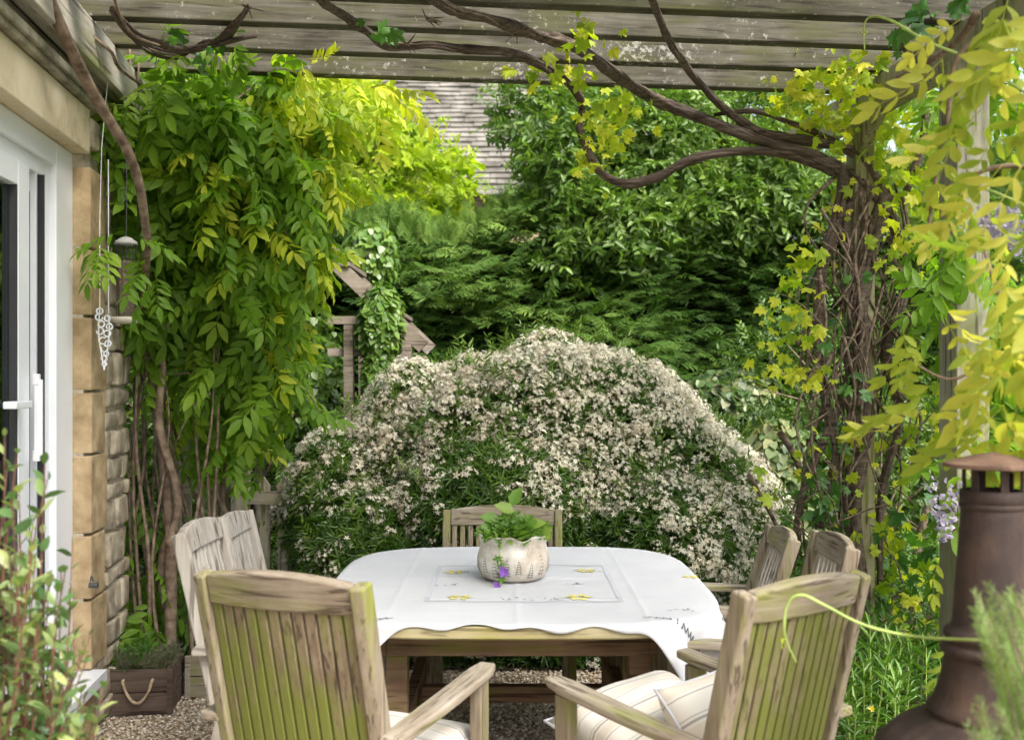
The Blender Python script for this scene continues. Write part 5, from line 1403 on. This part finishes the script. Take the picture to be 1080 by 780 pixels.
# perennials at the right
def perennial():
    base = (1.43, 4.15, 0); r = empty('leafy_perennial', base, 0, 'bright green lance leaved perennial clump between vine trunk and chimenea', 'plant')
    cl = Cloud(); m = MB(); n = 75
    for k in range(n):
        a = rs.uniform(0, 6.28); q = math.sqrt(rs.uniform(0, 1)); bx, by = q * .26 * math.cos(a), q * .34 * math.sin(a)
        h = rs.uniform(.28, .56); lean = Vector((bx * .5 + rs.normal(0, .05), by * .4 + rs.normal(0, .05), h))
        p0 = Vector((bx, by, 0)); p1 = p0 + lean; m.tube([p0, p0.lerp(p1, .5), p1], [.004, .003, .0015], 5, 0, 2, k)
        K = 20; t = np.linspace(.25, 1, K); P = np.array([tuple(p0.lerp(p1, s)) for s in t]); an = np.arange(K) * 2.4
        D = np.stack([np.cos(an), np.sin(an), np.linspace(.2, 1.4, K)], 1)
        cl.scatter([T_leaf(.17, .25), T_leaf(.2, .1)], P, D, UP + rnd(K, .2), rs.uniform(.055, .085, K), tint=np.linspace(.35, .65, K))
    cl.build('foliage', M['l_peren'], r); m.build('stem', M['green_stem'], r)
    Cloud().scatter([T_whorl(6, .5, .3, 1)], [(-.12, -.35, .3)], [(1, 0, 0)], [(0, -1, .5)], .018).build('flower', M['yellow'], r)
perennial()
broadleaf('border_plant', 'low green ground plants at the foot of the vine trunk', 'plant', (1.9, 5.2, 0), [((1.85, 5.2, .3), (.6, .4, .4), 800), ((1.1, 5.5, .25), (.35, .3, .3), 400)], 'l_peren', SH, .10, .4, .01, 3)
broadleaf('climbing_shoots', 'fresh green shoots at the foot of the wisteria trunk behind the lavender planter', 'plant', (-1.6, 5.25, 0), [((-1.62, 5.2, .40), (.20, .2, .30), 200)], 'l_peren', SH, .13, .5, .01, 3)

# foreground shrub at the left
def foreshrub():
    base = (-1.05, 2.15, 0); r = empty('variegated_shrub', base, 0, 'green and cream leaved shrub in the left foreground before the glass door', 'shrub')
    cl = Cloud(); m = MB(); q = random.Random(3)
    n = 112
    L = Vector(base)
    tips = []
    for k in range(n):
        px = q.uniform(-60, 95); lim = 500 + max(0, px) * 2.0 if px < 60 else 640 + (px - 60) * 1.5
        if px > 10 and q.random() < .25: lim = 520 + px * .6
        py = q.uniform(lim, 800); d = q.uniform(1.95, 2.4)
        tips.append((px, py, d))
    tips += [(18, 478, 2.1), (8, 490, 2.1), (50, 505, 2.1), (47, 490, 2.15), (20, 520, 2.1), (5, 460, 2.1), (30, 600, 2.1), (52, 620, 2.1), (60, 625, 2.05), (95, 670, 2.1), (75, 640, 2.1), (108, 725, 2.1), (100, 745, 2.1), (85, 690, 2.1), (60, 660, 2.1)]
    for k, t in enumerate(tips):
        e = at(*t) - L; s0 = Vector((q.uniform(-.08, .08), q.uniform(-.1, .1), 0.0)); mid = s0.lerp(e, .6) + Vector((q.uniform(-.06, .06), q.uniform(-.06, .06), -.02)) - Vector((.03, 0, 0))
        m.tube([s0, s0.lerp(mid, .5) + Vector((q.uniform(-.05, .05), 0, 0)), mid, e], [.004, .0035, .0024, .0012], 5, .1, 4, k)
        K = 11; P = []; D = []
        for i in range(K):
            s = .35 + .65 * i / (K - 1); p = mid.lerp(e, s); a = i * 2.4
            P.append(p); dr = (e - mid).normalized() * .7; D.append((dr.x + math.cos(a) * .8, dr.y + math.sin(a) * .8, dr.z + q.uniform(-.3, .5)))
        cl.scatter([T_leafH(.45, .15), T_leafH(.5, .32), T_leafH(.38, .05)], np.array([tuple(p) for p in P]), D, UP + rnd(K, .4), rs.uniform(.024, .050, K), tint=np.full(K, .50 + q.uniform(-.15, .2)), tj=.32)
    cl.build('foliage', M['l_fore'], r, sm=True); m.build('stem', plain('red_stem', (.16, .07, .05), .6, .3), r)
foreshrub()
def rosemary():
    base = (.86, 1.62, 0); L = Vector(base); r = empty('rosemary_bush', base, 0, 'soft green rosemary sprigs in the right foreground before the chimenea', 'shrub')
    cl = Cloud(); m = MB(); q = random.Random(6)
    T = merge([xform(T_strip(.14, 0, .1), .16, rz=(-1) ** k * q.uniform(.4, .9), rx=q.uniform(-.5, .6), tr=(0, .04 * k, 0)) for k in range(24)])
    tips = [(q.uniform(1032, 1120), q.uniform(625, 700), q.uniform(1.5, 1.75)) for _ in range(34)] + [(q.uniform(1025, 1110), q.uniform(740, 800), q.uniform(1.45, 1.7)) for _ in range(26)] + [(1035, 632, 1.6), (1050, 622, 1.6), (1068, 628, 1.6), (1030, 650, 1.6)]
    for k, t in enumerate(tips):
        e = at(*t) - L; s0 = Vector((q.uniform(-.06, .1), q.uniform(-.1, .1), 0)); mid = s0.lerp(e, .7) + Vector((.06, 0, -.03))
        m.tube([s0, mid, e], [.004, .0025, .001], 5, .1, 4, k)
        dr = (e - mid).normalized(); K = 10
        P = np.array([tuple(e - dr * .075 * (i * .35 + .9)) for i in range(K)]) 
        cl.scatter([T], P, np.tile([tuple(dr)], (K, 1)) + rnd(K, .08), rnd(K), .085, tint=np.full(K, .5))
    cl.build('foliage', M['l_rose'], r); m.build('stem', M['twig'], r)
rosemary()
